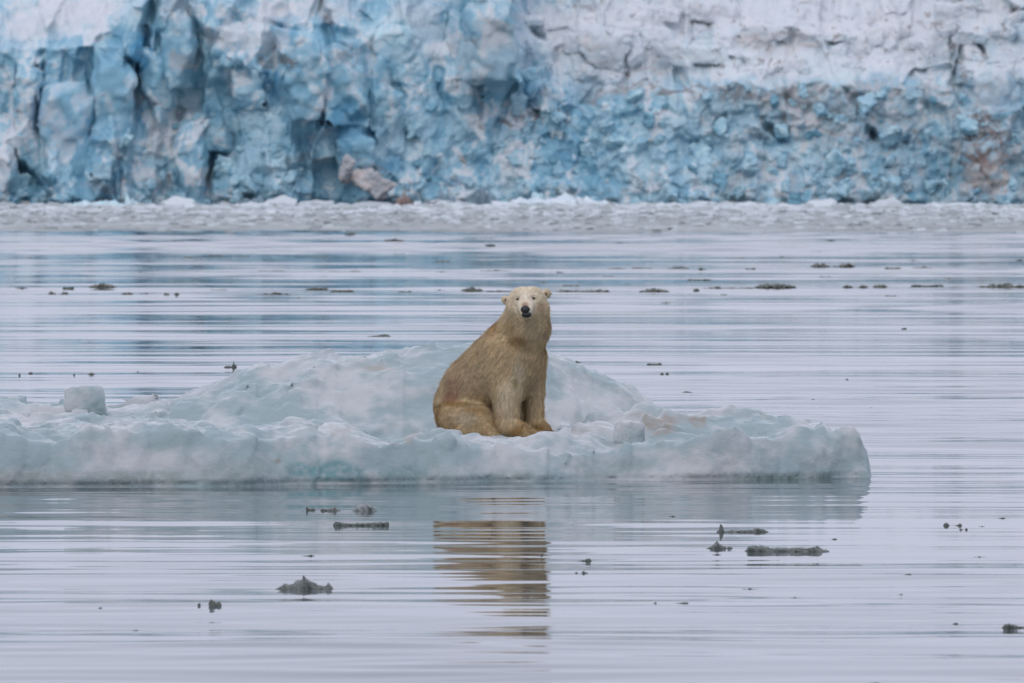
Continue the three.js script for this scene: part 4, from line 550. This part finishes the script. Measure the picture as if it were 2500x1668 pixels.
{
  const bear = tag(add(new THREE.Group(), 'polar_bear'), 'polar bear with damp yellowish fur sitting on the ice floe, looking out', 'bear'), BD = 103.4;
  bear.position.set(xAt(1200, BD), yAt(1065, BD), -BD);
  const { pos, index } = isoSurface(bearField, [-0.64, -0.04, -0.66], [0.74, 1.56, 0.70], [0.0105, 0.0105, 0.0105]), n = pos.length / 3, col = new Float32Array(n * 3);
  for (let i = 0; i < n; i++) { coat(pos[i * 3], pos[i * 3 + 1], pos[i * 3 + 2], col, i * 3); for (let c = 0; c < 3; c++) col[i * 3 + c] *= 0.86; }
  const skin = meshFrom(pos, index, col), nor = skin.attributes.normal.array;
  const body = add(new THREE.Mesh(skin, new THREE.MeshStandardMaterial({ vertexColors: true, roughness: 0.9 })), 'body', bear);
  // fur: tapering locks that lie along the coat
  const r = rng(77), want = 120000, area = new Float32Array(index.length / 3); let total = 0;
  for (let t = 0; t < area.length; t++) { const [a, b, c] = [index[t * 3] * 3, index[t * 3 + 1] * 3, index[t * 3 + 2] * 3], ux = pos[b] - pos[a], uy = pos[b + 1] - pos[a + 1], uz = pos[b + 2] - pos[a + 2], vx = pos[c] - pos[a], vy = pos[c + 1] - pos[a + 1], vz = pos[c + 2] - pos[a + 2]; area[t] = Math.hypot(uy * vz - uz * vy, uz * vx - ux * vz, ux * vy - uy * vx); total += area[t]; }
  const fp = [], fn = [], fc = [], fi = [], tint = [0, 0, 0], D = new THREE.Vector3(), N = new THREE.Vector3(), S = new THREE.Vector3(), F = new THREE.Vector3();
  let carry = 0;
  for (let t = 0; t < area.length; t++) {
    carry += area[t] / total * want;
    for (; carry > 1; carry--) {
      let u = r(), v = r(); if (u + v > 1) { u = 1 - u; v = 1 - v; }
      const [a, b, c] = [index[t * 3] * 3, index[t * 3 + 1] * 3, index[t * 3 + 2] * 3], at = (A, k) => A[a + k] * (1 - u - v) + A[b + k] * u + A[c + k] * v, x = at(pos, 0), y = at(pos, 1), z = at(pos, 2);
      if (y < 0.015) continue;
      const nose = Math.hypot(x - 0.337, y - 1.268, z - 0.6), face = 1 - sstep(0.16, 0.34, nose); if (nose < 0.055 || (nose < 0.1 && y < 1.24 && z > 0.55)) continue;
      if (Math.hypot(x - 0.146, y - 1.360, z - 0.195) < 0.03 || Math.hypot(x - 0.542, y - 1.420, z - 0.18) < 0.03 || Math.hypot(x - 0.262, y - 1.377, z - 0.35) < 0.022 || Math.hypot(x - 0.42, y - 1.385, z - 0.35) < 0.022) continue;
      N.set(at(nor, 0), at(nor, 1), at(nor, 2)).normalize();
      const head = sstep(1.12, 1.28, y), leg = sstep(0.55, 0.4, y) * sstep(-0.02, 0.06, x), haunch = sstep(0.37, 0.3, y) * sstep(0.02, -0.06, x);
      F.set(-0.55, -0.8, 0.1).lerp(D.set(x - 0.34, y - 1.33 - 0.15, z - 0.55).normalize(), head).lerp(D.set(-0.12, -1, 0.05), leg).lerp(D.set(0.75, -0.45, 0.3), haunch);
      F.x += 0.35 * noise(x * 5, y * 5, z * 5); F.y += 0.2 * noise(x * 5, y * 5, z * 5 + 9);
      F.addScaledVector(N, -F.dot(N)); if (F.lengthSq() < 1e-4) continue; F.normalize();
      const stray = r() < 0.07, across = x * 0.82 - y * 0.57 * (1 - leg), along = x * 0.57 + y * 0.82, clumpN = noise(across * 64, along * 15, z * 34), len = lerp(lerp(0.052, 0.034, head), 0.011, face) * (0.7 + 0.6 * r()) * (leg > 0.5 ? 1.1 : 1) * (stray ? 1.25 : 1), wide = lerp(0.0050, 0.0030, Math.max(face, head * 0.6)) * (0.6 + 0.8 * r());
      D.copy(F).addScaledVector(N, 0.30 + 0.25 * r() + 0.12 * clumpN + (stray ? 0.35 : 0)); D.x += (r() - 0.5) * 0.35; D.y += (r() - 0.5) * 0.25; D.z += (r() - 0.5) * 0.35; D.normalize();
      S.crossVectors(D, N).normalize();
      coat(x, y, z, tint, 0); const k = (0.86 + 0.28 * r()) * (1 + 0.30 * clumpN), o = fp.length / 3;
      for (const [l, w, drop] of [[0, 1, 0], [0, -1, 0], [0.55, 0.8, 0.02], [0.55, -0.8, 0.02], [1, 0, 0.16]]) {
        fp.push(x + D.x * len * l + S.x * wide * w - N.x * (0.004 + drop * len), y + D.y * len * l + S.y * wide * w - N.y * (0.004 + drop * len), z + D.z * len * l + S.z * wide * w - N.z * (0.004 + drop * len));
        fn.push(N.x + D.x * 0.3 + S.x * w * 0.35, N.y + D.y * 0.3 + S.y * w * 0.35, N.z + D.z * 0.3 + S.z * w * 0.35); const tip = 1; fc.push(tint[0] * k * tip, tint[1] * k * tip, tint[2] * k * tip);
      }
      fi.push(o, o + 2, o + 1, o + 1, o + 2, o + 3, o + 2, o + 4, o + 3);
    }
  }
  const furG = meshFrom(fp, fi, fc, null, new Float32Array(fn)); furG.normalizeNormals();
  const fur = add(new THREE.Mesh(furG, new THREE.MeshPhysicalMaterial({ vertexColors: true, roughness: 0.95, specularIntensity: 0.4, transmission: 0.4, side: THREE.DoubleSide })), 'fur', body); fur.userData.kind = 'stuff';
  // nose, eyes, claws
  const black = new THREE.MeshPhysicalMaterial({ color: new THREE.Color(0.012, 0.012, 0.013), roughness: 0.35 }), noseG = new THREE.SphereGeometry(1, 24, 16), p = noseG.attributes.position;
  for (let i = 0; i < p.count; i++) { const x = p.getX(i), y = p.getY(i), z = p.getZ(i); p.setXYZ(i, x * 0.048 * (1 + 0.15 * y), y * 0.042 * (1 + 0.12 * Math.cos(x * 3)), z * 0.036); } noseG.computeVertexNormals();
  const nose = add(new THREE.Mesh(noseG, black), 'nose', bear); nose.position.set(0.338, 1.272, 0.606);
  for (const s of [-1, 1]) { const h = add(new THREE.Mesh(new THREE.SphereGeometry(0.008, 10, 8), black), 'nostril', nose); h.position.set(s * 0.018, -0.004, 0.030); h.scale.set(1.2, 0.8, 0.6); }
  const lips = add(new THREE.Mesh(new THREE.CapsuleGeometry(0.033, 0.034, 6, 14), black), 'lips', bear); lips.position.set(0.350, 1.226, 0.606); lips.rotation.z = Math.PI / 2; lips.scale.set(0.9, 1, 0.8);
  for (const [x, y, z] of [[0.262, 1.377, 0.338], [0.420, 1.385, 0.336]]) { const e = add(new THREE.Mesh(new THREE.SphereGeometry(0.016, 16, 12), black), 'eye', bear); e.position.set(x, y, z); e.scale.set(1.15, 0.62, 0.8); }
  const claw = new THREE.ConeGeometry(0.007, 0.042, 8); claw.rotateX(Math.PI / 2); claw.translate(0, 0, 0.02);
  for (const [px, pz, s] of [[0.35, 0.53, 1], [0.52, 0.07, 0.9]]) for (let t = -1.5; t < 2; t++) { const x = px + 0.62 * t * 0.042 * s + 0.78 * 0.105 * s, z = pz - 0.78 * t * 0.042 * s + 0.62 * 0.105 * s, c = add(new THREE.Mesh(claw, black), 'claw', bear); c.position.set(x, 0.030, z); c.lookAt(bear.position.x + x + 0.78, bear.position.y - 0.35, bear.position.z + z + 0.62); }
}

renderer.render(scene, camera);
